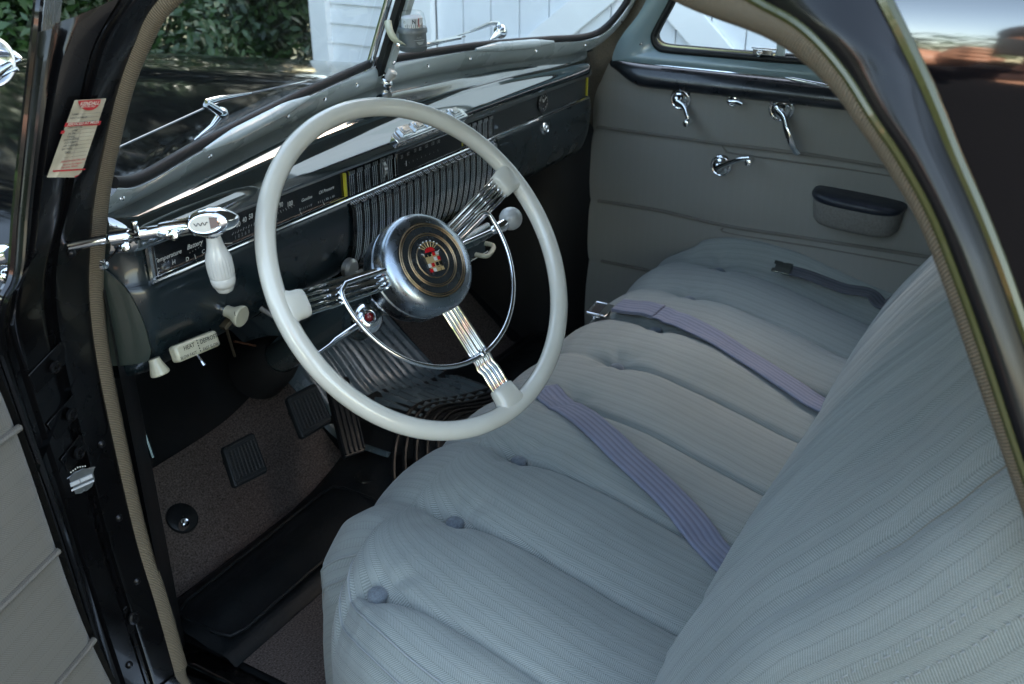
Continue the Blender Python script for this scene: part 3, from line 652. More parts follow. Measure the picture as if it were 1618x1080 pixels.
# lettering of the gauges
m = MB(); YT = YF + .0009
def dt(s, px, py, size, shear=.35, sx=1.0): text(m, s, at(px, py, 'Y', YT), (1, 0, 0), (0, 0, 1), (0, -1, 0), size, shear, sx=sx, bold=.012)
dt('Temperature', 243, 417, .0083); dt('H', 272, 418, .0078, .1); dt('C', 247, 431, .0075, .1)
dt('Battery', 295.5, 394.5, .0088); dt('D', 293.5, 413, .0075, .1); dt('C', 319, 401, .0075, .1)
for s, px, py in (('30', 373, 359), ('40', 383, 352), ('50', 393, 346.5), ('60', 404, 341), ('70', 416, 336), ('80', 429, 331), ('90', 441, 328), ('100', 453.5, 327)): dt(s, px, py, .0100, .15, .8)
dt('Gasoline', 476, 319, .0066); dt('Oil Pressure', 503.5, 307, .0068)
dt('E', 473, 333, .0050, .1); dt('F', 491, 326, .0050, .1); dt('30', 515, 316, .0045, .1); dt('60', 525, 312, .0045, .1)
gl = obj('gauge_lettering', m, PRINT, dash, smooth=False)
m = MB()
def tick(px, py, w_, h_, a=0): m.box(at(px, py, 'Y', YT), (w_, .0004, h_), (V((math.cos(a), 0, math.sin(a))), V((0, 1, 0)), V((-math.sin(a), 0, math.cos(a)))))
for k in range(5): tick(250 + k * 5.5, 423 - k * 3.6 - 2 * math.sin(k), .0010, .0010)
for k in range(5): tick(300 + k * 4.6, 399 - k * 2.6, .0010, .0010)
for k in range(24):
    tick(368 + k * 4.2, 369 - k * 1.95, .0007, .0045 if k % 2 == 0 else .0028, -.9 + k * .07)
for k in range(7): tick(474 + k * 2.9, 331 - k * 1.2, .0006, .003)
for k in range(9): tick(503 + k * 3.2, 319.5 - k * 1.3, .0006, .003)
obj('gauge_ticks', m, PRINTD, dash, smooth=False)
m = MB(); m2 = m
def needle(px, py, l, a): m.box(at(px, py, 'Y', YT - .0004), (.0008, .0004, l), (V((math.cos(a), 0, math.sin(a))), V((0, 1, 0)), V((-math.sin(a), 0, math.cos(a)))))
needle(252, 432, .008, .7); needle(309, 407, .010, .15); needle(361, 384, .014, 1.3); needle(476, 337, .007, .6); needle(512, 322, .008, .5)
obj('gauge_needles', m, PRINT, dash, smooth=False)
m = MB(); 
for k, ch in enumerate('10260'): text(m, ch, at(371 + k * 5.3, 378 - k * 2.4, 'Y', YT), (1, 0, 0), (0, 0, 1), (0, -1, 0), .0072, .1, sx=.8)
obj('odometer_digits', m, PRINTD, dash, smooth=False)
# clock in the glove strip
cc = at(857, 161, 'Y', YF - .0003); m = MB(); m.lathe(cc + V((0, .004, 0)), (0, -1, 0), [(0, .020), (.0058, .020), (.0064, .018), (.0056, .0165), (.0056, .0001)], 40); ck = obj('clock', m, GAUGE, dash)
m = MB()
for k in range(12):
    a = math.pi / 2 - (k + 1) * math.pi / 6; r_ = .0125
    text(m, str(k + 1), cc + V((r_ * math.cos(a) * 1.35, -.0022, r_ * math.sin(a) - .0018)), (1, 0, 0), (0, 0, 1), (0, -1, 0), .0052, .1, align='CENTER', sx=.8)
m.tube([cc + V((0, -.0026, 0)), cc + V((.012, -.0026, .008))], .0005, 5); m.tube([cc + V((0, -.0026, 0)), cc + V((-.003, -.0026, .007))], .0006, 5)
obj('clock_numerals', m, PRINT, ck, smooth=False)
# glove box lock
gl_ = at(862, 203, 'Y', YF - .008); m = MB(); m.lathe(gl_ + V((0, .006, 0)), (0, -1, 0), [(0, .0125), (.004, .0125), (.006, .0105), (.0065, .0085), (.010, .0078), (.011, .006), (.009, .0035), (.009, .0001)], 32); obj('glove_box_lock', m, CHROME, dash)
m = MB()
sx_ = [V((x, YF - .0065, z)) for x, z in ((.228, .700), (.228, .612), (.240, .600))]; m.tube(spline([V((.216, YF - .004, .712)), V((.222, YF - .0062, .69)), V((.224, YF - .004, .655)), V((.226, YF + .004, .62)), V((.232, YF + .018, .596))], 5), .0009, 6); obj('glove_door_gap', m, RUBBER, dash)
# white pull knob on the cowl in front of the centre bar
def knob(nm, base, dirv, prof, mt, parent, chrome=None, seg=28, **kw):
    mm = MB(); mm.lathe(base, dirv, prof, seg, **kw); o = obj(nm, mm, mt, parent)
    if chrome: c2 = MB(); c2.lathe(base, dirv, chrome, seg); obj('ferrule', c2, CHROME, o)
    return o
kb = V((-.006, 1.034, .846)); kd = V((.12, -.55, .80)); knob('cowl_knob', kb, kd, [(.006, .0001), (.006, .0066), (.019, .0088), (.023, .0086), (.0245, .006), (.0250, .0001)], WHITEP, dash, [(-.004, .010), (.003, .011), (.006, .0095), (.008, .006), (.008, .0001)])
# blue-green bulge (kick bulkhead pad) at the driver end
m = MB()
P = []
rb = spline([at(x, y, 'Y', YF - .010) for x, y in [(186, 424), (200, 436), (215, 455), (228, 482), (238, 510), (245, 538), (248, 556), (245, 572), (232, 577)]], 4)
for p in rb:
    row = []
    for u in np.linspace(0, 1, 14):
        x = -.675 + (p.x + .675) * u; row.append(V((x, YF - .008 + yend(x) * 1.0 - .006 * math.sin(math.pi * u) ** .5 + .004 * (u > .98), p.z - (1 - u) * .004)))
    P.append(row)
m.grid(P, flip=True); obj('dash_end_pad', m, mat('sage_green_paint', (.022, .032, .026), .38, 0, .3, noise=.08, nscale=10), dash)
# knobs and switches under the gauges
kd = V((.05, -.95, -.30))
knob('light_knob', at(355, 490, 'Y', YF - .004), V((.10, -1, -.14)), [(.004, .0001), (.004, .0078), (.014, .0090), (.024, .0145), (.028, .0150), (.0295, .0135), (.0297, .0001)], IVORY2, dash, [(-.006, .006), (.0, .0085), (.004, .0088), (.0042, .001)])
m = MB(); text(m, 'L', at(372, 498, 'Y', YF - .034), (1, 0, 0), (0, 0, 1), (.05, -1, -.1), .009, align='CENTER'); obj('knob_letter', m, INK, dash, smooth=False)
knob('vent_knob', at(243, 566, 'Y', YF + .0), V((0, -.35, -.93)), [(0, .0001), (0, .0072), (.005, .0080), (.019, .0125), (.021, .0125), (.0225, .0110), (.0228, .0001)], IVORY2, dash)
a, b = at(272, 552, 'Y', YF - .02), at(339, 525, 'Y', YF - .02); hx = (b - a).normalized()
m = MB(); hn = V((0, -.93, .36)).normalized(); hu = hn.cross(hx).normalized() * 1
if hu.z < 0: hu = -hu
c = (a + b) / 2 + V((0, 0, -.008)); m.box(c, ((b - a).length, .022, .016), (hx, hu, hn)); hp = obj('heater_switch_plate', m, IVORY2, dash, bevel=.004)
m = MB(); L_ = (b - a).length; q = c + hn * .0081
for s, fx, fy, sz in (('HEAT', -.33, .001, .0078), ('SLOW FAST', -.46, -.0085, .0055), ('DEFROST', .05, .001, .0078), ('FAST SLOW', .06, -.0085, .0055)):
    text(m, s, q + hx * (L_ * fx) + hu * fy, hx, hu, hn, sz, .1, sx=.92, bold=.01)
for k in range(5): m.box(q + hx * (L_ * .0) + hu * (-.007 + .0035 * k) + hn * .0002, (.0015, .0018, .0003), (hx, hu, hn))
obj('switch_lettering', m, INK, hp, smooth=False)
m = MB(); p = at(311, 556, 'Y', YF - .025); m.tube([p, at(313, 562, 'Y', YF - .03), at(323, 577, 'Y', YF - .04)], [.0016, .0016, .0028], 8); obj('switch_lever', m, CHROME, hp)
# rods and wires hanging below the dash
m = MB(); m.tube(spline([at(357, 512, 'Y', YF), at(361, 530, 'Y', YF + .01), at(371, 562, 'Y', YF + .03)], 4), .0022, 7); m.box(at(358, 511, 'Y', YF - .01), (.018, .01, .006), (V((.9, 0, .4)), V((0, 1, 0)), V((-.4, 0, .9)))); obj('pull_rod', m, mat('worn_brass_rod', (.30, .24, .16), .4, 1), dash)
m = MB(); m.tube([at(370, 539, 'Y', YF + .06), at(404, 546, 'Y', YF + .06)], .0018, 7); obj('copper_pipe', m, mat('dull_copper', (.22, .10, .06), .45, 1), dash)
m = MB(); m.tube([at(412, 487, 'Y', YF), at(432, 500, 'Y', YF - .02)], [.004, .0025], 8); obj('choke_rod', m, mat('grey_rod', (.2, .2, .19), .5, .6), dash)
# ignition lock with key beside the column
p = at(549, 422, 'Y', YF - .012); m = MB(); m.lathe(p, (0, -1, -.1), [(0, .016), (.008, .016), (.012, .012), (.012, .0001)], 24); m.box(p + V((.004, -.022, -.004)), (.016, .010, .002)); m.tube(circ(p + V((.004, -.026, -.020)), (1, 0, 0), (0, .3, 1), .008, 20), .001, 6); obj('ignition_lock', m, mat('dull_nickel', (.45, .45, .43), .4, 1), dash)
# cross bar and accessory unit below the grille
A, B = at(700, 392, 'Y', .945), at(785, 346, 'Y', .945)
m = MB(); zz = (A.z + B.z) / 2
m.box((.035, .965, .537), (.235, .05, .055)); un = obj('under_dash_unit', m, mat('unit_dark_teal', (.012, .022, .025), .25, 0, .4), dash, bevel=.004)
m = MB(); m.tube([V((-.10, .938, .5635)), V((.155, .938, .5635))], .0055, 10); m.tube([V((-.10, .9385, .5115)), V((.155, .9385, .5115))], .0012, 6); obj('unit_trim', m, mat('grey_green_garnish_paint', (1, 1, 1)), un)
m = MB(); text(m, 'CADILLAC', at(737, 393, 'Y', .9385), (1, 0, 0), (0, 0, 1), (0, -1, 0), .0115, .2); obj('unit_lettering', m, PRINTD, un, smooth=False)
hp_ = at(768, 396, 'Y', .92); m = MB(); m.tube(spline([hp_ + V((-.017, .012, -.004)), hp_ + V((-.016, -.004, -.004)), hp_ + V((-.008, -.010, -.004)), hp_ + V((.008, -.010, .002)), hp_ + V((.017, -.004, .006)), hp_ + V((.017, .012, .007))], 4), .0045, 10); obj('unit_handle', m, IVORY2, un)
m = MB(); m.box((.02, .955, .586), (.26, .02, .014)); obj('lower_brace', m, mat('khaki_metal', (.07, .075, .05), .5, .3, noise=.3, nscale=50), dash, bevel=.003)

# ------------------------------------------------------------------ steering wheel
WC = V((-.391, .691, .722)); WN = V((-.19034, -.79513, .57579)); E1 = V((.97252, -.23281, 0)); E2 = V((.13405, .55997, .81760))
def wv(r, a, h=0): return WC + E1 * (r * math.cos(R(a))) + E2 * (r * math.sin(R(a))) + WN * h
sw = root('steering_wheel', WC, 'large ivory-rimmed steering wheel with wire spokes and a half horn ring', 'steering wheel')
m = MB(); m.tube([wv(.2150, a) for a in np.linspace(0, 360, 180, endpoint=False)], .0122, 20, closed=True, caps=False, up=WN); obj('rim', m, IVORY, sw, autos=180)
SP = (21.0, 178.5, -81.5)
for a in SP:
    t = (wv(1, a) - WC).normalized(); s_ = WN.cross(t).normalized()
    P = []
    for r_, hw, hh in ((.222, .010, .006), (.216, .030, .010), (.208, .0225, .0125), (.200, .0185, .0128), (.190, .0178, .0115), (.184, .0170, .0100), (.182, .0140, .0075), (.1815, .002, .001)):
        P.append([wv(r_, a) + s_ * (hw * (abs(math.cos(q)) ** .7) * math.copysign(1, math.cos(q))) + WN * (hh * (abs(math.sin(q)) ** .7) * math.copysign(1, math.sin(q))) for q in np.linspace(0, 2 * math.pi, 25)[:-1]])
    m = MB(); m.grid(P, closed_v=True); obj('rim_socket', m, IVORY, sw, autos=60)
    m = MB()
    for k in range(5):
        o_ = (k - 2) * .0068; z0 = .0
        m.tube([wv(.186, a) + s_ * o_, wv(.158, a) + s_ * o_, wv(.150, a, -.004) + s_ * o_ * 1.02, wv(.142, a, -.002) + s_ * o_, wv(.060, a, -.006) + s_ * o_ * .92], .0022 if k != 2 else .0027, 8)
    obj('spoke', m, CHROME, sw)
hr = [wv(.064, 172, .004), wv(.100, 174.5, .004), wv(.124, 175.5, .003), wv(.1335, 179, .002)] + [wv(.1355, a, .002) for a in np.linspace(182, 374, 70)] + [wv(.1315, 377.5, .002), wv(.120, 378.5, .003), wv(.064, 376, .004)]
m = MB(); m.tube(hr, .0031, 10); m.ball(wv(.1355, -81.5, .002), .0055, 12); obj('horn_ring', m, CHROME, sw, autos=180)
m = MB(); m.lathe(WC, WN, [(-.062, .001), (-.062, .052), (-.056, .0600), (-.044, .0645), (-.024, .0655), (-.022, .0640), (-.018, .0640), (-.016, .0668), (.000, .0668), (.0075, .0648), (.0125, .0600), (.0155, .0535), (.0165, .0500), (.0150, .0485), (.0150, .0001)], 72)
hub = obj('hub', m, BRUSHED, sw, autos=30)
m = MB(); m.lathe(WC, WN, [(.0152, .0478), (.0156, .0478), (.0156, .0001)], 64); obj('hub_face', m, mat('hub_face_dark', (.14, .16, .175), .26, .9, .6, rvar=.06, nscale=60), hub)
m = MB()
for r_, q in ((.0478, .0011), (.0450, .0008), (.0350, .0010), (.0325, .0006), (.0236, .0008)): m.tube([wv(r_, a, .0160) for a in np.linspace(0, 360, 80, endpoint=False)], q, 6, closed=True, caps=False, up=WN)
obj('hub_ring', m, BRASS, hub, autos=180)
# the crest in the middle
UA = 86; EU = (wv(1, UA) - WC).normalized(); ER = EU.cross(WN).normalized()
if ER.dot(E1) < 0: ER = -ER
EO = WC + WN * .0162
def ep(x, y, h=0): return EO + ER * (x * 1.28) + EU * (y * 1.28) + WN * h
SIL = mat('bright_silver', (.70, .70, .68), .35, .25); GOLD = mat('crest_gold', (.50, .36, .17), .35, .3); BLKE = mat('black_enamel', (.01, .01, .01), .15, 0, 1)
m = MB(); sh = [(-.0105, .006), (-.0125, .0085), (-.009, .0085), (.009, .0085), (.0125, .0085), (.0105, .006), (.0100, -.006), (.006, -.0125), (0, -.0150), (-.006, -.0125), (-.0100, -.006)]
m.prism(sh, ep(0, -.001), ER, EU, WN, .0010, mi=0)
for i in range(4):        # the quartered shield
    qx, qy = (-1 if i % 2 == 0 else 1), (1 if i < 2 else -1)
    for k in range(4):
        cx, cy = qx * (.0048 + (.0022 if k % 2 else -.0022)), qy * .0048 - .002 + (.0026 if k < 2 else -.0026) - (.001 if qy < 0 else 0)
        if i in (0, 3): mi = (2 if k in (0, 1) else 0) if k != 1 else 2
        else: mi = 1 if k in (0, 3) else 3
        m.box(ep(cx, cy, .0012), (.0042, .0048, .0006), (ER, EU, WN), mi=mi)
for k in range(3):
    for (x, y) in ((.0026, -.0068), (.0070, .0054)): m.box(ep(x, y + k * .0015 - .0015, .0017), (.0042, .0005, .0003), (ER, EU, WN), mi=2)
for k in range(7):        # crown: red cap under an arc of pearls
    a = math.pi * (.14 + .72 * k / 6); m.tube([ep(math.cos(a) * .0065, .0100 + math.sin(a) * .0030, .001), ep(math.cos(a) * .0115, .0105 + math.sin(a) * .0078, .0012)], .0007, 5, mi=0); m.ball(ep(math.cos(a) * .0122, .0108 + math.sin(a) * .0085, .0012), .0011, 8, mi=3)
m.prism([(-.0075, 0), (.0075, 0), (.0062, .0040), (.003, .0060), (-.003, .0060), (-.0062, .0040)], ep(0, .0080), ER, EU, WN, .0016, mi=1)
for s_ in (-1, 1): m.prism([(s_ * .0095, .006), (s_ * .0150, .0105), (s_ * .0105, .0090)][::s_], ep(0, 0), ER, EU, WN, .0012, mi=3)
obj('crest_emblem', m, [GOLD, RED, BLKE, SIL], hub, smooth=False)

COLM = mat('steering_column_grey_green', (.035, .050, .055), .25, 0, .6, rvar=.05, nscale=20)
col = root('steering_column', WC - WN * .4, 'dark grey-green steering column running down behind the wheel to the toe board', 'steering column')
CD = (WN * -1 + V((.10, 0, 0))).normalized()
m = MB(); m.lathe(WC - WN * .058, CD, [(0, .048), (.018, .047), (.022, .044), (.055, .036), (.060, .031), (.075, .029), (.60, .029), (.60, .001)], 32); obj('column_jacket', m, COLM, col)
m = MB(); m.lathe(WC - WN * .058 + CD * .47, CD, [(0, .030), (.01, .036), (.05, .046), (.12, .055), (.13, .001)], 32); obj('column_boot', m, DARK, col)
# turn signal
def wh(px, py, h): return atp(px, py, WC + WN * h, WN)
ts = root('turn_signal_switch', wh(580, 503, -.14), 'chrome turn signal switch with a red lens and thin lever on the column', 'turn signal')
c = wh(579, 503, -.115); ax = (CAM - c).normalized() * .45 + WN * .7; ax.normalize()
m = MB(); m.lathe(c, ax, [(-.060, .004), (-.055, .018), (-.035, .024), (-.012, .023), (.0, .0215)], 28); obj('switch_housing', m, COLM, ts)
m = MB(); m.lathe(c, ax, [(-.001, .0218), (.004, .0215), (.010, .0175), (.014, .0125), (.0145, .0090), (.012, .0085), (.012, .006)], 32); obj('bezel', m, CHROME, ts)
m = MB(); m.lathe(c, ax, [(.011, .0068), (.0155, .0055), (.018, .003), (.0188, .0001)], 20); obj('lens', m, REDLENS, ts)
m = MB(); m.tube([wh(566, 513, -.11), wh(530, 537, -.11), wh(521, 545, -.11), wh(503, 557, -.11)], [.0046, .0036, .0024, .0016], 10); obj('lever', m, CHROME, ts)
# shift lever
k_ = wh(807, 345, -.10); sl = root('gear_shift_lever', k_, 'column gear lever with a chrome stem and round white knob', 'gear lever')
m = MB(); m.ball(k_, .0178, 28); obj('knob', m, WHITEP, sl, autos=180)
a, b = wh(793, 357, -.10), wh(778, 364, -.10); m = MB(); m.tube([k_, a, b, wh(776, 365, -.10)], [.006, .0095, .0062, .0035], 16); e = wh(655, 428, -.12); m.tube([b, wh(735, 383, -.105), wh(690, 408, -.11), e], .0031, 10); obj('stem', m, CHROME, sl)
m = MB(); m.tube([wh(800, 352, -.125), wh(745, 385, -.13), wh(690, 413, -.13)], .0062, 12); obj('shift_tube', m, COLM, sl)

# ------------------------------------------------------------------ spotlight handle at the driver's pillar
def mpx(P): return (P - CAM).dot(CF) / F_PX
def sp_(px, py, Y): return at(px, py, 'Y', Y)
sl2 = root('spotlight', sp_(330, 360, .80), 'chrome spotlight control through the pillar with a ribbed white hanging grip', 'spotlight')
A = [sp_(120, 386, .92), sp_(160, 378, .90), sp_(176, 375, .89)]
m = MB(); m.tube([sp_(110, 389, .93), sp_(170, 377, .895)], .0052, 14)
P = [(172, 377, .893, .0052), (176, 376, .891, .0085), (205, 372, .875, .0085), (206, 372, .874, .0066), (222, 369, .864, .0066), (223, 369, .863, .0072), (255, 364, .845, .0068), (256, 364, .844, .0092), (262, 363, .84, .0094), (298, 357, .82, .0096), (306, 355.5, .815, .0120)]
m.tube([sp_(a, b, y) for a, b, y, r_ in P], [r_ for *_, r_ in P], 18); obj('shaft', m, CHROME, sl2, autos=35)
P = [(296, 357, .822, .004), (302, 356, .818, .0105), (318, 353, .81, .0152), (335, 350.5, .80, .0168), (350, 348.5, .79, .0150), (365, 347, .783, .0105), (374, 346, .779, .0062), (378, 346, .777, .002)]
m = MB(); m.tube(spline([sp_(a, b, y) for a, b, y, r_ in P], 4), list(np.interp(np.linspace(0, 7, 29), range(8), [p[3] for p in P])), 22); obj('head', m, CHROME, sl2, autos=180)
c = sp_(325, 353, .793); v = (CAM - c).normalized(); hx = (sp_(378, 346, .777) - sp_(296, 357, .822)); hx = (hx - v * hx.dot(v)).normalized(); hy = v.cross(hx); 
if hy.z < 0: hy = -hy
def oval(mb, c, rx, ry, h, lift, mi=0):
    for i in range(1): pass
    P = []
    for f, z in ((1.0, -lift), (1.0, 0), (.94, h), (.9, h), (.0, h)): P.append([c + hx * (rx * f * math.cos(q)) + hy * (ry * f * math.sin(q)) + v * z for q in np.linspace(0, 2 * math.pi, 33)[:-1]])
    mb.grid(P, closed_v=True, mi=mi)
m = MB(); oval(m, c, .0190, .0108, .002, .010); bz = obj('badge_bezel', m, CHROME, sl2, autos=30)
m = MB(); oval(m, c + v * .0023 - hx * .0012, .0155, .0088, .0003, .0005, 0); m.prism([(.004, -.0062), (.0125, -.0050), (.0148, 0), (.0125, .0050), (.004, .0062)], c + v * .0028, hx, hy, v, .0003, mi=1)
m.tube([c + v * .0030 + hx * x + hy * (.0016 * math.sin(x * 1400)) for x in np.linspace(-.0125, .002, 20)], .0004, 4, mi=2)
obj('badge', m, [mat('badge_cream', (.60, .56, .48), .4), mat('badge_brown', (.16, .10, .08), .4), INK], bz, smooth=False)
g0, g1 = sp_(336, 369, .80), sp_(357, 462, .800); ax = (g1 - g0); LG = ax.length; ax.normalize()
k = mpx(g0)
pr = [(0, .0001), (0, 11), (.06, 11.5), (.10, 12), (.16, 13), (.24, 15), (.30, 17.5), (.36, 19.5), (.39, 20), (.41, 20.5), (.55, 21), (.66, 20.5), (.70, 20.3), (.705, 20.0), (.71, 20.4), (.80, 19.8), (.86, 18), (.865, 16.5), (.90, 15.5), (.955, 13), (.985, 8), (1.0, .01)]
m = MB(); m.lathe(g0, ax, [(h * LG, r_ * k) for h, r_ in pr], 96, flute=(.375 * LG, .67 * LG, 24, .030)); obj('grip', m, WHITEP, sl2, autos=60)
m = MB(); m.lathe(g0 - ax * .006, ax, [(0, .0045), (0, .0090), (.004, .0095), (.008, .0085), (.0085, .001)], 24); obj('grip_collar', m, CHROME, sl2)
for px, py, yy, r_ in ((274, 371, .822, .0062), (198, 390, .862, .0058)):
    c0 = sp_(px, py, yy); m = MB(); m.lathe(c0, (CAM - c0), [(-.010, r_), (0, r_), (.003, r_ * .7), (.004, .0001)], 8); obj('clamp_screw', m, CHROME, sl2)
m = MB(); m.box(sp_(213, 358, .862), (.006, .004, .012)); obj('clamp_tab', m, CHROME, sl2)
m = MB(); m.box(sp_(265, 367, .835), (.020, .012, .004)); obj('clamp_tab', m, CHROME, sl2)
m = MB(); m.tube(spline([sp_(188, 388, .88), sp_(178, 402, .89), sp_(163, 416, .90)], 4), .0011, 6); m.lathe(sp_(164, 418, .90), (0, -1, .2), [(0, .006), (.003, .0045), (.004, .0001)], 12); obj('earth_wire', m, CHROME, sl2)

# ------------------------------------------------------------------ compass on the windshield bar
cb_ = at(653, 79, 'Y', .965); k = mpx(cb_)
cp = root('dash_compass', cb_, 'small grey compass with a clear dome clamped to the windshield centre bar', 'compass')
m = MB(); m.lathe(cb_, (0, 0, 1), [(0, .001), (0, 20 * k), (3 * k, 22 * k), (8 * k, 23 * k), (8.5 * k, 22 * k), (27 * k, 21.5 * k), (27.5 * k, 23.5 * k), (33 * k, 23.5 * k), (36 * k, 22 * k), (36 * k, .001)], 40); obj('base', m, COMPG, cp)
m = MB(); m.lathe(cb_, (0, 0, 1), [(36 * k, 17 * k), (50 * k, 16.6 * k), (52 * k, 14 * k), (53 * k, .001)], 32); cdd = obj('card', m, LOGWHITE, cp)
m = MB(); m.lathe(cb_, (0, 0, 1), [(35 * k, 22 * k), (48 * k, 20.5 * k), (56 * k, 18.5 * k), (60 * k, 14 * k), (61 * k, 5 * k), (61 * k, .0001)], 32); obj('dome', m, CLEAR, cp, autos=180)
vv = (CAM - cb_); vv.z = 0; vv.normalize(); vr = V((0, 0, 1)).cross(vv) 
m = MB()
for j in range(-4, 6):
    a = .19 * j + .1; d_ = vv * math.cos(a) + vr * math.sin(a); m.box(cb_ + d_ * (17.2 * k) + V((0, 0, 38.5 * k)), (.6 * k, .6 * k, (6 if j % 2 else 3.5) * k), mi=1 if j == 3 else 0)
d_ = vv * math.cos(.15) + vr * math.sin(.15); text(m, 'N', cb_ + d_ * (17.4 * k) + V((0, 0, 42.5 * k)), vr, (0, 0, 1), d_, 9 * k, 0, align='CENTER', sx=.9, bold=.02)
d_ = vv * math.cos(-.75) + vr * math.sin(-.75); text(m, '33', cb_ + d_ * (17.4 * k) + V((0, 0, 43 * k)), V((0, 0, 1)).cross(d_), (0, 0, 1), d_, 5 * k, 0, align='CENTER')
m.box(cb_ + (vv * math.cos(.62) + vr * math.sin(.62)) * (17.4 * k) + V((0, 0, 44 * k)), (.8 * k, .8 * k, 13 * k), mi=1)
obj('card_marks', m, [INK, REDINK], cdd, smooth=False)
m = MB(); d_ = vv * math.cos(.45) + vr * math.sin(.45); q_ = cb_ + d_ * (22 * k) + V((0, 0, 15 * k)); wr = V((0, 0, 1)).cross(d_)
text(m, 'AIR', q_ + V((0, 0, 5.5 * k)), wr, (0, 0, 1), d_, 4.5 * k, align='CENTER', sx=1.3); m.prism([(-9 * k, 4 * k), (9 * k, 4 * k), (9 * k, 2.8 * k), (-6 * k, 2.8 * k)], q_, wr, V((0, 0, 1)), d_, .0002); m.prism([(-5 * k, 1 * k), (8 * k, 1 * k), (6 * k, -3 * k), (0, -4 * k)], q_, wr, V((0, 0, 1)), d_, .0002)
obj('base_mark', m, mat('light_grey_print', (.34, .37, .38), .5), cp, smooth=False)
m = MB(); pth = spline([at(607, 33, 'Y', 1.0), at(609, 46, 'Y', .99), at(617, 62, 'Y', .98), at(629, 72, 'Y', .97)], 6)
m.grid([[p + V((.0, 0, 0)), p + V((.003, -.006, .003)), p + V((.005, -.011, .001))] for p in pth]); o = obj('bracket', m, mat('cream_metal', (.50, .49, .36), .35, .1), cp); q = o.modifiers.new('solid', 'SOLIDIFY'); q.thickness = .0016
m = MB(); c0 = at(629, 71, 'Y', .955); m.lathe(c0, (CAM - c0), [(-.01, .003), (0, .0035), (.002, .002), (.0022, .0001)], 12); obj('bracket_screw', m, CHROME, cp)

# ------------------------------------------------------------------ wipers
def wiper(label, Y, piv, spike, arm, rod, blade):
    P = lambda q, dy=0: at(q[0], q[1], 'Y', Y + dy)
    rt = root('windshield_wiper', P(piv), label, 'wiper', 'windshield wipers')
    m = MB(); c0 = P(piv); m.ball(c0, 11 * mpx(c0), 20, (1, 1, 1.05)); m.tube([P(spike[0]), P(spike[1]), c0], [.0012, 5 * mpx(c0), 7.5 * mpx(c0)], 14); m.tube([c0 + V((0, -.002, 0)), P(arm[0])], [.0065, .0060], 14); obj('pivot', m, CHROME, rt)
    m = MB(); pts = [P(a) for a in arm]; m.tube(spline(pts, 4), [.0065 - .0045 * i / (4 * (len(pts) - 1)) for i in range(4 * (len(pts) - 1) + 1)], 12, up=(0, 1, 0), flat=.45); m.tube([pts[-1], P(rod)], [.0018, .0012], 8); obj('arm', m, CHROME, rt)
    m = MB(); m.tube([P(blade[0], .004), P(blade[1], .004)], .0016, 6); obj('blade', m, mat('blade_grey', (.30, .32, .32), .3, .8), rt)
wiper('chrome wiper outside the driver pane, its pivot low beside the steering wheel', 1.105, (350, 180), ((307, 221), (335, 200)), [(326, 163), (345, 157), (370, 152), (397, 147)], (486, 127), ((180, 236), (322, 171)))
wiper('chrome wiper outside the right pane, beyond the compass', 1.07, (791, 49), ((774, 63), (783, 56)), [(786, 38), (776, 37), (760, 43), (742, 50)], (681, 69), ((676, 73), (735, 57)))

# ------------------------------------------------------------------ pedals, switches and floor coverings
def fhit(px, py, lift=0):
    d = ray(px, py); t0 = None
    lo = .0006; step = .000002; t = lo
    while t < .003:
        p = CAM + d * t
        if p.z < floor_z(p.x, p.y) + lift: return p
        t += step
    return CAM + d * t
def pedal(name, label, corners, O, nrm, ribs, group=None, lat=True):
    nrm = V(nrm).normalized(); c4 = [atp(x, y, V(O), nrm) for x, y in corners]
    rt = root(name, sum(c4, V()) / 4, label, 'pedal', group)
    def q(u, v): return c4[0].lerp(c4[1], u).lerp(c4[3].lerp(c4[2], u), v)
    m = MB(); a = [q(u, v) for u, v in ((0.06, 0), (.94, 0), (1, .06), (1, .94), (.94, 1), (.06, 1), (0, .94), (0, .06))]
    m.add(a + [p - nrm * .012 for p in a], [tuple(range(8)), tuple(range(15, 7, -1))] + [(i, i + 8, (i + 1) % 8 + 8, (i + 1) % 8) for i in range(8)])
    obj('pad', m, RUBBER, rt, bevel=.003, smooth=False)
    m = MB()
    for i in range(ribs):
        u = .08 + .84 * i / (ribs - 1); m.tube([q(u, .16 if lat else .04) + nrm * .0006, q(u, .84 if lat else .96) + nrm * .0006], .0016 if lat else .0028, 6)
    if lat:
        for i in range(11): v_ = .16 + .68 * i / 10; m.tube([q(.08, v_) + nrm * .0004, q(.92, v_) + nrm * .0004], .0009, 5)
        for v_ in (.06, .94): m.tube([q(.08, v_) + nrm * .0006, q(.92, v_) + nrm * .0006], .0018, 6)
    obj('tread', m, mat('matt_pedal_rubber', (.008, .008, .009), .7, bump=.3, bscale=200), rt)
    m = MB(); c0 = q(.5, .5) - nrm * .01; m.tube([c0, c0 + V((0, .035, -.012))], .008, 8); obj('pedal_arm', m, DARK, rt)  # near-black stub: under-dash shade put into the arm's colour
pedal('clutch_pedal', 'black rubber clutch pedal, lower and further left of the two square pedals', [(352, 706), (401, 681), (425, 745), (372, 771)], (-.44, 1.015, .35), (0, -.80, .60), 9)
pedal('brake_pedal', 'black rubber brake pedal just below the left of the wheel rim', [(453, 627), (499, 603), (527, 665), (479, 694)], (-.29, 1.02, .35), (0, -.80, .60), 9)
pedal('accelerator_pedal', 'long narrow ribbed black accelerator pedal beside the rubber mat', [(516, 606), (551, 592), (579, 712), (545, 724)], (-.17, 1.09, .27), (0, -.60, .80), 5, lat=False)
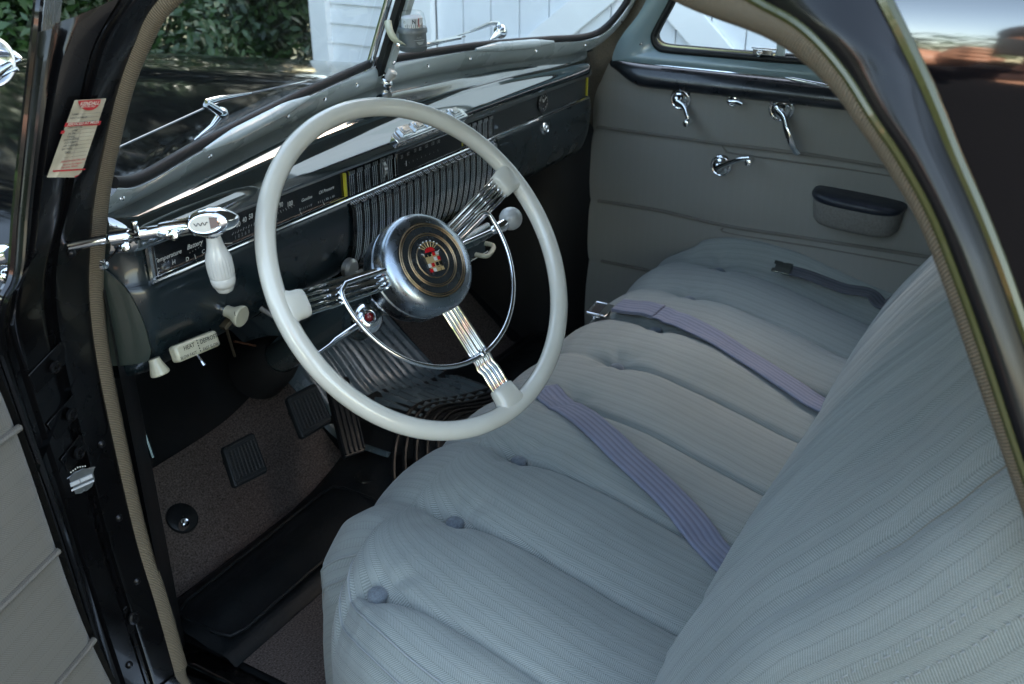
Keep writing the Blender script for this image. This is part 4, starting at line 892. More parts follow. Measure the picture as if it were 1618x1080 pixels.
p = fhit(285, 822); dm = root('dimmer_switch', p, 'round chrome foot dimmer switch on a black disc at the left of the carpet', 'foot switch'); fn = V((0, -.6, .8)).normalized() if p.y > 1.12 else V((0, 0, 1))
k = mpx(p); m = MB(); m.lathe(p, fn, [(.006, .001), (.006, 26 * k), (.012, 25 * k), (.015, 20 * k), (.015, .001)], 32); obj('grommet', m, RUBBER, dm)
p2 = atp(290, 828, p + fn * .02, fn); m = MB(); m.lathe(p2, fn, [(-.01, 8 * k), (.004, 8.5 * k), (.007, 7 * k), (.006, 5 * k), (.004, 4.5 * k), (.006, 2.5 * k), (.0065, .0001)], 24); obj('button', m, CHROME, dm)
m = MB(); P = spline([at(216, 659, 'X', -.60), at(226, 680, 'X', -.60), at(241, 722, 'X', -.60)], 4); m.tube(P, .0035, 8); m.ball(P[0], .0055, 12); obj('hand_brake_lever', m, mat('blued_steel', (.10, .16, .20), .25, 1), label='thin blued steel brake release lever in the dark by the kick panel', cat='lever')

def carpet(name, label, xl, xr, ys, nx=40, lift=.006, thick=.004):
    m = MB(); P = []; U = []
    for y in ys:
        a, b = (xl(y) if callable(xl) else xl), xr; P.append([V((a + (b - a) * i / nx, y, floor_z(a + (b - a) * i / nx, y) + lift * min(1, 1))) for i in range(nx + 1)])
    m.grid(P, flip=True); return obj(name, m, CARPET, label=label, cat='carpet')
carpet('driver_footwell_carpet', 'brown-grey carpet under the pedals in the driver footwell', lambda y: -.545 + .46 * (y - 1.10), -.105, np.linspace(1.108, 1.27, 30), lift=.008)  # carpet stops short; bare black floor beyond stands in for under-dash shade
carpet('passenger_footwell_carpet', 'brown-grey carpet of the passenger footwell, seen through the horn ring', .285, .555, np.linspace(1.108, 1.50, 30), lift=.008)
carpet('under_seat_carpet', 'purplish brown carpet strip in front of the seat at the door sill', -.585, .64, np.linspace(.30, .915, 20), lift=.008)
# ribbed rubber mat over the tunnel
mt = root('rubber_floor_mat', (.1, 1.1, .2), 'black ribbed rubber mat draped over the transmission tunnel', 'floor mat')
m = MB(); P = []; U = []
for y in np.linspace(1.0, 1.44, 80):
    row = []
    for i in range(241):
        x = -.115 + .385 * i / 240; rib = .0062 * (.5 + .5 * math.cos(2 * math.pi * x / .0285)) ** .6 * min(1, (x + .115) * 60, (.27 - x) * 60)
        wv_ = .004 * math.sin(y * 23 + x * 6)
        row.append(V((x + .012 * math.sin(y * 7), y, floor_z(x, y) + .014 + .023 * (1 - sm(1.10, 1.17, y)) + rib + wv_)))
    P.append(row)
m.grid(P, flip=True); obj('ribbed_sheet', m, RUBBERLIT, mt, autos=180)
m = MB()
for k in range(9):      # arched ribs at the foot of the tunnel
    r_ = .10 + .019 * k; pts = []
    for a in np.linspace(25, 165, 40):
        x = .10 + r_ * math.cos(R(a)) * 1.3; y = .80 + r_ * math.sin(R(a)) * .95; pts.append(V((x, y, floor_z(x, y) + .040)))
    m.tube(pts, .0042, 8)
obj('arched_ribs', m, RUBBER, mt)
m = MB(); P = []
for y in np.linspace(.74, 1.13, 20): P.append([V((x, y, floor_z(x, y) + .038)) for x in np.linspace(-.10, .36, 40)])
m.grid(P, flip=True); obj('mat_foot', m, RUBBER, mt)

# ------------------------------------------------------------------ bench seat
seat = root('bench_seat', (0, .3, .12), 'long grey herringbone bench seat with channelled cushion and covered buttons', 'bench seat')
BX = [-.609 + .1724 * k for k in range(8)]; BY = .628
def pn(x, y, s=1.0):
    return math.sin(x * 9.1 * s + 1.3 * math.sin(y * 7.7 * s)) * math.cos(y * 8.3 * s + 1.1 * math.sin(x * 5.9 * s + 2))
def cushion_z(x, y):
    z = .325 + .072 * sm(.20, .60, y) - .9 * max(0, y - .665) ** 2 * 1.6
    d = min(abs(x - b) for b in BX); k = (x - BX[0]) / .1724; ph = k - math.floor(k)
    puff = (math.sin(math.pi * ph) if -0.6 < k < 7.6 else .6)
    front = 1 - .25 * sm(BY, .72, y)
    z += .015 * abs(puff) ** .75 * front - .010 + .046 * sm(.612, .69, x)
    z -= .008 * math.exp(-(d / .0042) ** 2) * (1 - sm(BY - .01, BY + .06, y))           # sewn crease behind each button
    if d < .09:
        dy = y - BY; rr_ = math.hypot(d, dy); z += .0016 * math.cos(6 * math.atan2(dy, d) + .6) * math.exp(-((rr_ - .035) / .02) ** 2); r2 = (d / .030) ** 2 + (dy / .034) ** 2; z -= .011 * math.exp(-r2) + .004 * math.exp(-((d / .014) ** 2 + (dy / .07) ** 2))
    z += .0014 * pn(x * 1.6, y * 2.3) + .0008 * pn(x * 6, y * 5)
    z -= .010 * sm(.35, .0, abs(x + .42)) * sm(.3, .4, y) * .5
    return z
RX, RY = .060, .085
def surf_z(x, y): return cushion_z(x, min(y, .70)) - RY * (1 - math.sqrt(max(0, 1 - (max(0, y - .70) / RY) ** 2)))
def cushion_pt(a, b):
    """a across (-1.6..1.6 with the rounded ends past 1), b from the back (0) to the front (1) and down (to 2)"""
    XE, Y0_, YE = (.626 if a < 0 else .655), .18, .700
    yy = Y0_ + (YE - Y0_) * min(1, b); rc = .27; q_ = max(0, yy - (YE - rc)) / rc; XE -= (.135 if a < 0 else .03) * (1 - math.sqrt(max(0, 1 - q_ * q_)))
    x = XE * max(-1, min(1, a)); y = Y0_ + (YE - Y0_) * min(1, b)
    ea = max(0, abs(a) - 1) / .3; eb = max(0, b - 1) / .5
    aa, ab = min(1, ea) * math.pi / 2, min(1, eb) * math.pi / 2
    RX = .092 if a < 0 else .04
    oa, ob = RX * math.sin(aa), RY * math.sin(ab); da = RX * (1 - math.cos(aa)) + max(0, ea - 1) * .24; db = RY * (1 - math.cos(ab)) + max(0, eb - 1) * .16
    R_ = math.hypot(oa / RX, ob / RY)
    if R_ > 1: oa /= R_; ob /= R_
    oa += .012 * math.sin(math.pi * min(1, max(0, ea - .6) / 1.4))
    d = (da ** 1.6 + db ** 1.6) ** (1 / 1.6) + .075 * math.sin(aa) * math.sin(ab) ** .8
    z = cushion_z(x + math.copysign(min(oa, .05), a), y) - d
    k = (x - BX[0]) / .1724; ph = k - math.floor(k)
    yo = .010 * abs(math.sin(math.pi * ph)) ** .7 * min(1, eb * 1.2)
    return V((x + math.copysign(oa, a), y + ob + yo, max(z, .118)))
na, nb_ = 460, 190
A_ = np.linspace(-1.6, 1.6, na); B_ = np.concatenate([np.linspace(0, 1, 120), np.linspace(1.005, 2, nb_ - 120)])
P = []; U = []; 
for b in B_:
    row = [cushion_pt(a, b) for a in A_]; P.append(row)
P_ = np.array([[tuple(p) for p in r] for r in P]); dv = np.linalg.norm(np.diff(P_, axis=0), axis=2); vv_ = np.concatenate([np.zeros((1, na)), np.cumsum(dv, 0)]); vm = vv_.mean(1)
du = np.linalg.norm(np.diff(P_[60], axis=0), axis=1); uu = np.concatenate([[0], np.cumsum(du)])
uvs = [[(float(uu[i]), float(vm[j])) for i in range(na)] for j in range(len(B_))]
m = MB(); m.grid(P, uv=uvs, flip=True); obj('cushion', m, FAB, seat, autos=180)
m = MB(); b0_ = None
for x in BX:
    z = cushion_z(x, BY)
    if b0_ is None:
        m.lathe((x, BY, z + .0095), (.02, -.12, 1), [(-.004, .0115), (.003, .0128), (.0065, .0118), (.0092, .0085), (.0104, .004), (.0106, .0001)], 28); b0_ = obj('cushion_button', m, mat('button_cloth', (.13, .155, .18), .9, noise=.3, nscale=500, bump=.5, bscale=900, sheen=.3), seat); z0_ = z; x0_ = x
    else: dup(b0_, seat, (x - x0_, 0, z - z0_))
# stitched piping round the driver end of the cushion
m = MB()
for da_, rr in ((1.13, .0016), (1.19, .0012)):
    pts = [cushion_pt(-da_, b) + V((-.0012, 0, .0006)) for b in np.linspace(.1, 1.9, 90)]; m.tube(pts, rr, 6)
obj('cushion_piping', m, mat('pale_thread', (.30, .32, .32), .9), seat)
# backrest
BP = spline([V((0, .36, .24)), V((0, .325, .275)), V((0, .286, .330)), V((0, .252, .40)), V((0, .214, .464)), V((0, .150, .575)), V((0, .085, .680)), V((0, .020, .785)), V((0, -.045, .885)), V((0, -.10, .945)), V((0, -.155, .962)), V((0, -.20, .93)), V((0, -.215, .80)), V((0, -.20, .4)), V((0, -.19, .14))], 10)
bl = [0.0]
for i in range(1, len(BP)): bl.append(bl[-1] + (BP[i] - BP[i - 1]).length)
P = []; U = []; NX = 380
for i, p in enumerate(BP):
    t = (BP[min(i + 1, len(BP) - 1)] - BP[max(i - 1, 0)]).normalized(); nr = V((0, t.z, -t.y)); 
    if i < len(BP) * .62 and nr.y < 0: nr = -nr
    row = []; ur = []; s = bl[i]; face = 1 - sm(.78, .95, s)
    for j in range(NX + 1):
        a = -1.5 + 3 * j / NX; XE = .535; x = XE * max(-1, min(1, a)); ea = max(0, abs(a) - 1) / .25; q = min(1, ea) * math.pi / 2
        dep = .095 * min(1, ea) ** 1.35 + max(0, ea - 1) * .24; ox = .125 * math.sin(q)
        k = (x - BX[0]) / .1724; h = .0055 * abs(math.sin(math.pi * k)) ** .7 * face * sm(.0, .25, s)
        h += (.0038 * pn(x * 3.1, s * 1.1) + .0020 * pn(x * 10, s * 1.6)) * face + .018 * math.sin(math.pi * min(1, max(0, s - .02) / .5)) * face
        # folds running diagonally near the driver end
        if x < -.25: w_ = sm(-.25, -.5, x) * sm(.22, .5, s); h += w_ * (.0014 * math.sin((s * 1.0 + x * 1.25) * 34) + .0005 * math.sin((s * 1.2 + x * .7) * 90))
        h -= (.003 + .005 * sm(.30, .55, s)) * math.exp(-((abs(a) - 1.09) / .014) ** 2) + .004 * math.exp(-((abs(a) - 1.245) / .008) ** 2)
        h += .010 * math.exp(-((abs(a) - 1.16) / .05) ** 2)
        pt = p + nr * (h - dep * face * 1.0); pt = V((x + math.copysign(ox, a), pt.y, pt.z)); row.append(pt); ur.append((a * .58, s))
    P.append(row); U.append(ur)
m = MB(); m.grid(P, uv=U, flip=True); br = obj('backrest', m, FAB, seat, autos=180)
def bidx(a): return int(round((a + 1.5) / 3 * NX))
m = MB(); i1 = bidx(-1.09); pts = [P[i][i1] + V((-.001, .0015, .001)) for i in range(58, 92)]; m.tube([p + V((0, -.0016, -.0012)) for p in pts], [.0004 + .0009 * min(1, i / 12) for i in range(34)], 6); obj('backrest_piping', m, mat('tan_thread', (.22, .19, .145), .9), br)
m = MB()
for off in (-1.235, -1.262):
    j = bidx(off); L = 0; on = True; seg = []
    for i in range(14, 100):
        for u in (0, .25, .5, .75):
            p = P[i][j].lerp(P[i + 1][j], u) + V((-.0012, .0012, .0008)); L += (P[i][j] - P[i + 1][j]).length / 4
            if (L % .0115) < .0070: seg.append(p)
            else:
                if len(seg) > 1: m.tube([p - V((.0004, .0004, .0003)) for p in seg], .0008, 5)
                seg = []
obj('backrest_stitching', m, mat('white_thread', (.34, .36, .36), .8), br)
m = MB(); m.box((0, .42, .13), (1.20, .50, .05)); obj('seat_base', m, BLACKM, seat, bevel=.005)

# ------------------------------------------------------------------ seat belts
def seat_hit(px, py):
    d = ray(px, py); t = .0007
    while t < .0016:
        p = CAM + d * t
        if p.z < surf_z(p.x, p.y): break
        t += .0000015
    return p
def belt(name, label, pts, wd, m_, group, lift=.006, extra=None, shadow=True):
    """pts: spots of the photograph or (x, y) points of the cushion; the strap follows the cushion"""
    cl = []
    for p in pts:
        if len(p) == 3 and p[2] == 'px':
            cl.append(seat_hit(p[0], p[1])); continue
            t = at(p[0], p[1], 'Z', .37)
            for _ in range(6): t = at(p[0], p[1], 'Z', surf_z(t.x, t.y))
            cl.append(t)
        else: cl.append(V(p))
    cl = spline(cl, 10); P = []; U = []; L = 0
    for i, c in enumerate(cl):
        t = (cl[min(i + 1, len(cl) - 1)] - cl[max(i - 1, 0)]); t.z = 0; t.normalize(); s = V((-t.y, t.x, 0)) * -1
        if i: L += (cl[i] - cl[i - 1]).length
        zc = []
        ks = np.linspace(-.5, .5, 9)
        for k in ks:
            q = c + s * (wd * k); zc.append(surf_z(q.x, q.y) if q.y < .785 and c.y > .26 else -9)
        zm = sorted(zc)[5]; zmn = [max(z, zm - .006 - .010 * 0) if z > -8 else c.z for z in zc]
        P.append([V((c.x + s.x * wd * k, c.y + s.y * wd * k, (zz * .35 + zm * .65 if zm > -8 else c.z) + lift + .0006 * math.sin(k * 30))) for k, zz in zip(ks, zmn)]); U.append([(wd * k, L) for k in ks])
    return cl, P, U
def strap(nm, P, m_, parent, flip=False, U=None):
    """folded cloth strip with real thickness and sunken ribs along it"""
    U = []; L_ = 0
    for i, row in enumerate(P):
        if i: L_ += (P[i][4] - P[i - 1][4]).length
        wd = (row[-1] - row[0]).length; U.append([(j / 8 * wd, L_) for j in range(9)])
    m = MB(); m.grid(P, flip=flip, uv=U); o = obj(nm, m, m_, parent, autos=180); q = o.modifiers.new('solid', 'SOLIDIFY'); q.thickness = .0026; q.offset = 0; return o
def webbing(name, c1, c2):
    mm = mat(name, c1, .55, noise=.15, nscale=30, bump=.4, bscale=700, sheen=.3); return mm
Gb = 'lap belts lying on the bench seat'
# driver's belt
b1 = root('seat_belt', at(1155, 905, 'Z', .36), 'lavender-grey lap belt nearest the driver door, coming from under the wheel', 'seat belt', Gb)
cl, P, U = belt('b', '', [(.0, .0, .0)] * 0 + [tuple(at(1225, 935, 'Z', .31)), (1158, 905, 'px'), (1080, 815, 'px'), (985, 722, 'px'), (905, 655, 'px'), (860, 622, 'px')], .050, BELT, Gb)
cl2 = P[-1]; tail = [[p + V((-.012 * i, .030 * i, -.008 * i * i)) for p in cl2] for i in (1, 2, 3)]
strap('webbing', P + tail, WEB, b1)
# centre belt with its buckle poking over the front edge
b2 = root('seat_belt', at(1300, 650, 'Z', .36), 'blue-grey lap belt across the middle with an open chrome buckle past the seat edge', 'seat belt', Gb)
cl, P, U = belt('b', '', [tuple(at(1352, 678, 'Z', .30)), (1298, 647, 'px'), (1200, 585, 'px'), (1110, 533, 'px'), (1040, 503, 'px'), (1000, 494, 'px'), (975, 491, 'px')], .050, BELT, Gb, lift=.009)
strap('webbing', P, WEB, b2)
m2_ = MB(); i0 = int(len(P) * .66); over = [[p + V((0, 0, .0034)) for p in r] for r in P[i0:]]; strap('folded_end', over, WEB, b2)
bc = at(944, 487, 'Z', .392); bx = (at(957, 472, 'Z', .392) - at(933, 500, 'Z', .392)).normalized(); byv = (P[-1][4] - bc); byv = (byv - bx * byv.dot(bx)); byv.normalize(); byv = (byv + V((0, 0, -.25))).normalized(); bn = bx.cross(byv)
if bn.z < 0: bn = -bn
m = MB(); hw, hd = .027, .012
for a_, b_ in (((-hw, -hd), (hw, -hd)), ((hw, -hd), (hw, hd)), ((hw, hd), (-hw, hd)), ((-hw, hd), (-hw, -hd))):
    m.tube([bc + bx * a_[0] + byv * a_[1], bc + bx * b_[0] + byv * b_[1]], .0028, 8)
m.box(bc + byv * .020, (.056, .012, .004), (bx, byv, bn)); m.box(bc - bn * .006 + byv * .004, (.052, .020, .002), (bx, byv, bn))
m.ball(bc - bx * .030 + byv * .004 - bn * .008, .004, 10); obj('buckle', m, CHROME, b2, bevel=.0008)
m = MB(); m.box(bc - bn * .003, (.048, .018, .003), (bx, byv, bn)); obj('buckle_slot', m, BLACKM, b2)
# passenger belt with tongue
b3 = root('seat_belt', at(1395, 495, 'Z', .36), 'short dark grey belt by the passenger door ending in a flat metal tongue', 'seat belt', Gb)
cl, P, U = belt('b', '', [tuple(at(1432, 520, 'Z', .30)), (1398, 494, 'px'), (1372, 474, 'px'), (1330, 466, 'px'), (1285, 450, 'px'), (1245, 438, 'px')], .034, BELTD, Gb, lift=.010)
strap('webbing', P, WEBD, b3)
e = P[-1][4]; ty = (P[-1][4] - P[-4][4]).normalized(); tx = (P[-1][8] - P[-1][0]).normalized(); tn = tx.cross(ty).normalized()
if tn.z < 0: tn = -tn
m = MB(); m.prism([(-.021, -.004), (.021, -.004), (.021, .010), (.018, .012), (.018, .016), (.021, .018), (.021, .034), (.010, .034), (.008, .029), (-.008, .029), (-.010, .034), (-.021, .034), (-.021, .018), (-.018, .016), (-.018, .012), (-.021, .010)], e + tn * .003, tx, ty, tn, .0028); obj('tongue', m, mat('tongue_steel', (.30, .33, .34), .22, 1), b3, smooth=False, bevel=.0005)

# ------------------------------------------------------------------ passenger door
pd = root('passenger_door', (.70, .35, .0), 'passenger door with taupe cloth panel, piped seams and chrome handles', 'car door')
DX = .682
seams = [.735, .626, .462, .312, .02]
def puff(z, y):
    for a, b in zip(seams[:-1], seams[1:]):
        if b <= z <= a: return .006 * math.sin(math.pi * (a - z) / (a - b)) ** .5
    return 0
m = MB(); P = []; U = []
for z in np.linspace(.02, .775, 150):
    r_ = []; ur = []
    for y in np.linspace(-.12, .990, 60): r_.append(V((DX - puff(z + .010 * (y - .6), y) + .0012 * pn(y * 2, z * 3), y, z))); ur.append((y, z))
    P.append(r_); U.append(ur)
m.grid(P, uv=U); obj('cloth_panel', m, DFAB, pd, autos=180)
def piping(pxs, r_=.0032, nm='piping', parent=pd, X=DX - .003, mt_=None):
    mm = MB(); mm.tube(spline([at(x, y, 'X', X) for x, y in pxs], 4), r_, 8); return obj(nm, mm, mt_ or PIPE, parent)
piping([(943, 200), (1078, 218), (1142, 227), (1300, 247), (1500, 280)], .0042)
piping([(1141, 228), (1147, 238), (1158, 242), (1267, 257), (1340, 267), (1500, 292)], .0020)
piping([(945, 317), (1040, 332), (1145, 356), (1260, 374), (1475, 407), (1560, 420)], .0042)
piping([(1143, 360), (1152, 368), (1300, 392), (1461, 421), (1560, 440)], .0020)
piping([(950, 412), (1010, 424), (1100, 440)], .0042)
# moulding under the sill: dark blue-black padded roll with chrome bead
m = MB(); P = []
for i, y in enumerate(np.linspace(.955, -.12, 60)):
    f = sm(.96, .86, y); row = []
    for j in range(15):
        a = math.pi * j / 14; zt, zb = .783, .735 + .035 * (1 - f); row.append(V((DX + .004 - .032 * f ** .7 * math.sin(a) ** .8, y, (zt + zb) / 2 + (zt - zb) / 2 * math.cos(a) - .006 * f * math.sin(a))))
    P.append(row)
m.grid(P, flip=False); obj('sill_moulding', m, mat('blue_black_moulding', (.012, .015, .020), .30, 0, .5, rvar=.06, nscale=20), pd, autos=180)
m = MB(); m.tube(spline([V((DX + .004, .950, .785)), V((DX - .010, .90, .786)), V((DX - .018, .8, .786)), V((DX - .018, .4, .786)), V((DX - .018, -.12, .786))], 6), .0026, 8); obj('sill_bead', m, CHROME, pd)
m = MB(); c0 = at(1240, 122, 'X', DX - .030); c1 = at(1330, 140, 'X', DX - .030); m.tube([c0, c0.lerp(c1, .12), c1, c1 + (c1 - c0) * .5], [.0008, .0048, .0050, .004], 12, up=(0, 0, 1), flat=.9); obj('chrome_pull_strip', m, CHROME, pd)
# painted sill and window frame
SX = .676
hole = [at(x, y, 'X', SX) for x, y in [(1092, -60), (1062, 3), (1038, 48), (1034, 62), (1040, 74), (1056, 80), (1110, 85), (1180, 91), (1228, 95), (1300, 100), (1400, 112)]]
outer = [at(x, y, 'X', SX) for x, y in [(1060, -90), (1022, 5), (990, 50), (977, 72), (972, 88), (985, 97), (1090, 106), (1170, 114), (1240, 122), (1310, 131), (1420, 146)]]
outer[4] = V((SX, outer[4].y, .786)); 
for i in range(5, 11): outer[i].z = .786
m = MB(); m.band(hole, outer, .016, (-1, 0, 0), 14, lambda u: 1.4 * math.sin(math.pi * min(1, u * .62 + .0)) ** .8 * (1 - .35 * u), sub=8); obj('window_frame', m, SILLP, pd)
m = MB(); m.tube(spline([p + V((-.003, 0, .002)) for p in hole], 8), .0075, 10); m.tube(spline([p + V((.012, 0, .006)) for p in hole], 8), .007, 8); obj('window_seal', m, RUBBER, pd)
m = MB(); hs = spline([p + V((.004, 0, .009)) for p in hole[:9]], 6); m.tube(hs, .0025, 6); obj('vent_frame', m, mat('thin_brass_frame', (.55, .50, .25), .3, 1), pd)
top = [V((SX + .01, y, 1.20)) for y in (.80, .2)]
m = MB(); sp0 = spline(hole, 3); m.grid([[V((SX + .012, p.y, p.z)) for p in sp0], [V((SX + .012, p.y * .9, 1.2)) for p in sp0]]); obj('window_glass', m, GLASS, pd)
d0 = at(1229, 95, 'X', SX + .004); m = MB(); m.box(d0 + V((0, -.004, .15)), (.012, .018, .32)); obj('division_bar', m, GARN, pd, bevel=.003)
m = MB(); c0 = at(1205, 82, 'X', SX - .010); m.box(c0 + V((.002, 0, 0)), (.010, .040, .010)); m.ball(c0 + V((-.006, .006, -.003)), .006, 14); m.box(c0 + V((-.004, -.004, .008)), (.006, .052, .003)); obj('vent_latch', m, CHROME, pd, bevel=.001)
m = MB(); c0 = at(1013, 69, 'X', SX - .012); m.lathe(c0, (-1, 0, 0), [(-.004, .004), (.0, .0042), (.002, .003), (.0024, .0001)], 12); obj('frame_screw', m, CHROME, pd)
def rosette(mb, c, r_): mb.lathe(c, (-1, 0, 0), [(-.003, r_ * 1.06), (.001, r_ * 1.06), (.0035, r_ * 1.02), (.0055, r_ * .96), (.0065, r_ * .88), (.0055, r_ * .82), (.0060, r_ * .79), (.0085, r_ * .74), (.0105, r_ * .66), (.011, r_ * .52), (.012, r_ * .48), (.018, r_ * .42), (.024, r_ * .40), (.026, r_ * .30), (.027, .0001)], 36)
def crank(nm, px, py, r_, pts, kn, w0=.0065, w1=.0042, flat=.6):
    c = at(px, py, 'X', DX - .004); m = MB(); rosette(m, c, r_); P = [c + V((-.026, 0, 0))] + [at(a, b, 'X', DX - dd) for a, b, dd in pts]
    s = spline(P, 5); m.tube(s, [w0 + (w1 - w0) * i / (len(s) - 1) for i in range(len(s))], 12, up=(1, 0, 0), flat=flat); o = obj(nm, m, CHROME, pd)
    if kn:
        k_, kr = kn; q = at(*k_[:2], 'X', DX - k_[2]); mm = MB(); mm.lathe(q, (-1, 0, 0), [(-.016, kr * .7), (-.004, kr), (.010, kr * 1.02), (.014, kr * .8), (.0150, kr * .5), (.0152, .0001)], 24); obj('crank_knob', mm, CHROME, o)
    return o
crank('vent_crank', 1076, 156, .0225, [(1080, 168, .036), (1085, 181, .045), (1087, 192, .046)], ((1087, 193, .050), .0078))
crank('lock_knob', 1159, 157, .0145, [(1164, 161, .030), (1173, 165, .034)], None, .005, .004)
crank('door_handle', 1235, 171, .0265, [(1238, 185, .040), (1243, 205, .050), (1249, 224, .050), (1256, 238, .040), (1260, 243, .036)], None, .0085, .0075, .55)
crank('window_crank', 1140, 261, .0235, [(1152, 257, .036), (1168, 252, .042), (1184, 250, .044)], ((1185, 255, .052), .0082))
# arm rest
a0, a1 = at(1285, 290, 'X', DX - .04), at(1428, 318, 'X', DX - .04)
m = MB(); P = []; yc0, yc1 = a0.y, a1.y; zt = .555
yc = .5 * (yc0 + yc1)
def arm_row(sc, z):
    pts = []
    for i in range(41):
        a = math.pi * i / 40; ca, sa = math.cos(a), math.sin(a); y = yc + (yc0 - yc1) / 2 * sc * math.copysign(abs(ca) ** .6, ca); pts.append(V((DX - .074 * sc * abs(sa) ** .6 + .002, y, z + (y - yc1) * .05)))
    return pts
m = MB(); m.grid([arm_row(.55, zt - .056), arm_row(.88, zt - .052), arm_row(.95, zt - .044), arm_row(.99, zt - .02), arm_row(1.0, zt)])
ar = obj('armrest', m, mat('armrest_taupe', (.17, .165, .15), .9, noise=.15, nscale=200), pd, autos=70)
m = MB(); m.grid([arm_row(1.0, zt - .004), arm_row(1.035, zt), arm_row(1.045, zt + .005), arm_row(1.02, zt + .010), arm_row(.93, zt + .0135), arm_row(.6, zt + .0150), arm_row(.05, zt + .0155)]); obj('armrest_pad', m, LEATHER, ar, autos=180)

# ------------------------------------------------------------------ driver door standing open
dd_ = root('driver_door', (-.80, .933, .10), 'open driver door with grey cloth panel and corded seams, at the left edge', 'car door')
DD = V((math.cos(R(17)), math.sin(R(17)), 0)); DN = V((math.sin(R(17)), -math.cos(R(17)), 0)); DO = V((-.80, .933, 0))
def dpt(px, py, h=0): return atp(px, py, DO + DN * h, DN)
edge = [dpt(x, y) for x, y in [(-40, 505), (0, 584), (30, 655), (62, 745), (90, 830), (118, 915), (150, 1000), (190, 1085), (240, 1180)]]
es = spline(edge, 6); P = []; U = []
for p in es:
    row = []; ur = []
    for u in np.linspace(0, 1, 40):
        d = u * .62; q = p - DD * d; e_ = min(1, d / .014); row.append(q + DN * (.012 * math.sin(e_ * math.pi / 2) - .012)); ur.append((d, p.z))
    P.append(row); U.append(ur)
m = MB(); m.grid(P, uv=[[(b, a) for a, b in r] for r in U]); 
# seams on it: grooves with cord
obj('cloth_panel', m, DDFAB, dd_, autos=180)
for l in ([(31, 675), (0, 697), (-60, 738)], [(92, 870), (50, 911), (0, 960), (-50, 1008)], [(149, 1010), (125, 1040), (92, 1079), (40, 1140)]):
    mm = MB(); mm.tube(spline([dpt(x, y, .0015) for x, y in l], 5), .0042, 8); obj('piping', mm, PIPE, dd_)
m = MB(); m.grid([[p - DN * .001 - DD * .001 for p in es], [p - DN * .10 + DD * .004 for p in es]], flip=True); m.grid([[p - DN * .10 + DD * .004 for p in es], [p - DN * .10 - DD * .62 for p in es]], flip=True); obj('door_shell', m, JAMBP, dd_)

# ------------------------------------------------------------------ fittings of the hinge pillar
WS, OS = spline(W, 6), spline(O, 6)
def pil(px, py, lift=0, nrm=False):
    """the pillar face between welt and outer edge, near a spot of the photograph"""
    best = None
    for i in range(len(WS)):
        for u in np.linspace(0, 1, 41):
            p = WS[i].lerp(OS[i], u) + V((-.25, -.97, .1)) * (.016 * pprof(u) + lift); d = p - CAM; z = d.dot(CF)
            e = (809 + F_PX * d.dot(CR) / z - px) ** 2 + (540 - F_PX * d.dot(CU) / z - py) ** 2
            if best is None or e < best[0]: best = (e, p, i)
    if nrm:
        i = max(1, best[2]); n_ = (WS[i] - WS[i - 1]).cross(OS[i] - WS[i]).normalized()
        if n_.y > 0: n_ = -n_
        return best[1], n_
    return best[1]
st = root('service_sticker', pil(90, 270), 'creased cream and red oil service sticker on the black windshield pillar', 'sticker')
c4 = [pil(118, 158), pil(167, 154), pil(132, 272), pil(76, 280)]
sn = ((c4[1] - c4[0]).cross(c4[3] - c4[0])).normalized(); 
if sn.dot(CAM - c4[0]) < 0: sn = -sn
so_ = c4[0] + sn * .006
def sp2(px, py, h=0): return atp(px, py, so_ + sn * h, sn)
SX_ = (sp2(166, 155) - sp2(118, 158)).normalized(); SY_ = (sp2(118, 158) - sp2(83, 262)); SY_ = SY_.normalized()
m = MB(); OUT = [(118, 158), (168, 155), (166, 165), (141, 262), (134, 269), (121, 269), (119, 280), (76, 280), (73, 277), (86, 240), (100, 212), (113, 178)]
def sheet(px, h, mb, mi=0, thick=.0004):
    a = [sp2(x, y, h) for x, y in px]; mb.add(a + [p - sn * thick for p in a], [tuple(range(len(a)))] + [(i, (i + 1) % len(a), (i + 1) % len(a) + len(a), i + len(a)) for i in range(len(a))], mi=mi)
# creased paper: grid deformed by the fold
P = []
for v in np.linspace(0, 1, 30):
    l = V((118, 158, 0)).lerp(V((74, 280, 0)), v); r_ = V((168, 155, 0)).lerp(V((129, 272, 0)), v) if v < .9 else V((133, 268, 0)).lerp(V((119, 280, 0)), (v - .9) * 10)
    P.append([sp2(*(l.lerp(r_, u).xy), .0009 * math.exp(-((u - .42 + .10 * v) / .06) ** 2) + .0004 * math.sin(v * 19 + u * 5)) for u in np.linspace(0, 1, 24)])
m.grid(P); obj('paper', m, PAPER, st, autos=180)
m = MB(); a = [(124 + 17.5 * (1 - math.cos(t)) / 1.0 * 1.0, 159 - 2.0 * (1 - math.cos(t)) / 2 + 16 * math.sin(t)) for t in np.linspace(0, math.pi, 18)]
sheet(a, .0018, m); sheet([(104, 194), (160, 191), (158, 197), (102, 200)], .0018, m); sheet([(84, 269), (135, 266), (135, 268), (84, 271.5)], .0018, m); sheet([(98, 206), (103, 206), (101, 211), (96, 211)], .0018, m)
sheet([(118, 278.5), (126, 275.5), (119, 280)], .0016, m)
def st_text(mb, s, px, py, size, **k): text(mb, s, sp2(px, py, .0026), SX_, SY_, sn, size, **k)
for s, px, py in (('SERVICE CENTER, INC.', 95, 257), ('Ford at Burlington', 99, 261.5), ('San Jose, Illinois', 96, 266)): st_text(m, s, px, py, .0030, bold=.01)
obj('red_print', m, REDINK, st, smooth=False)
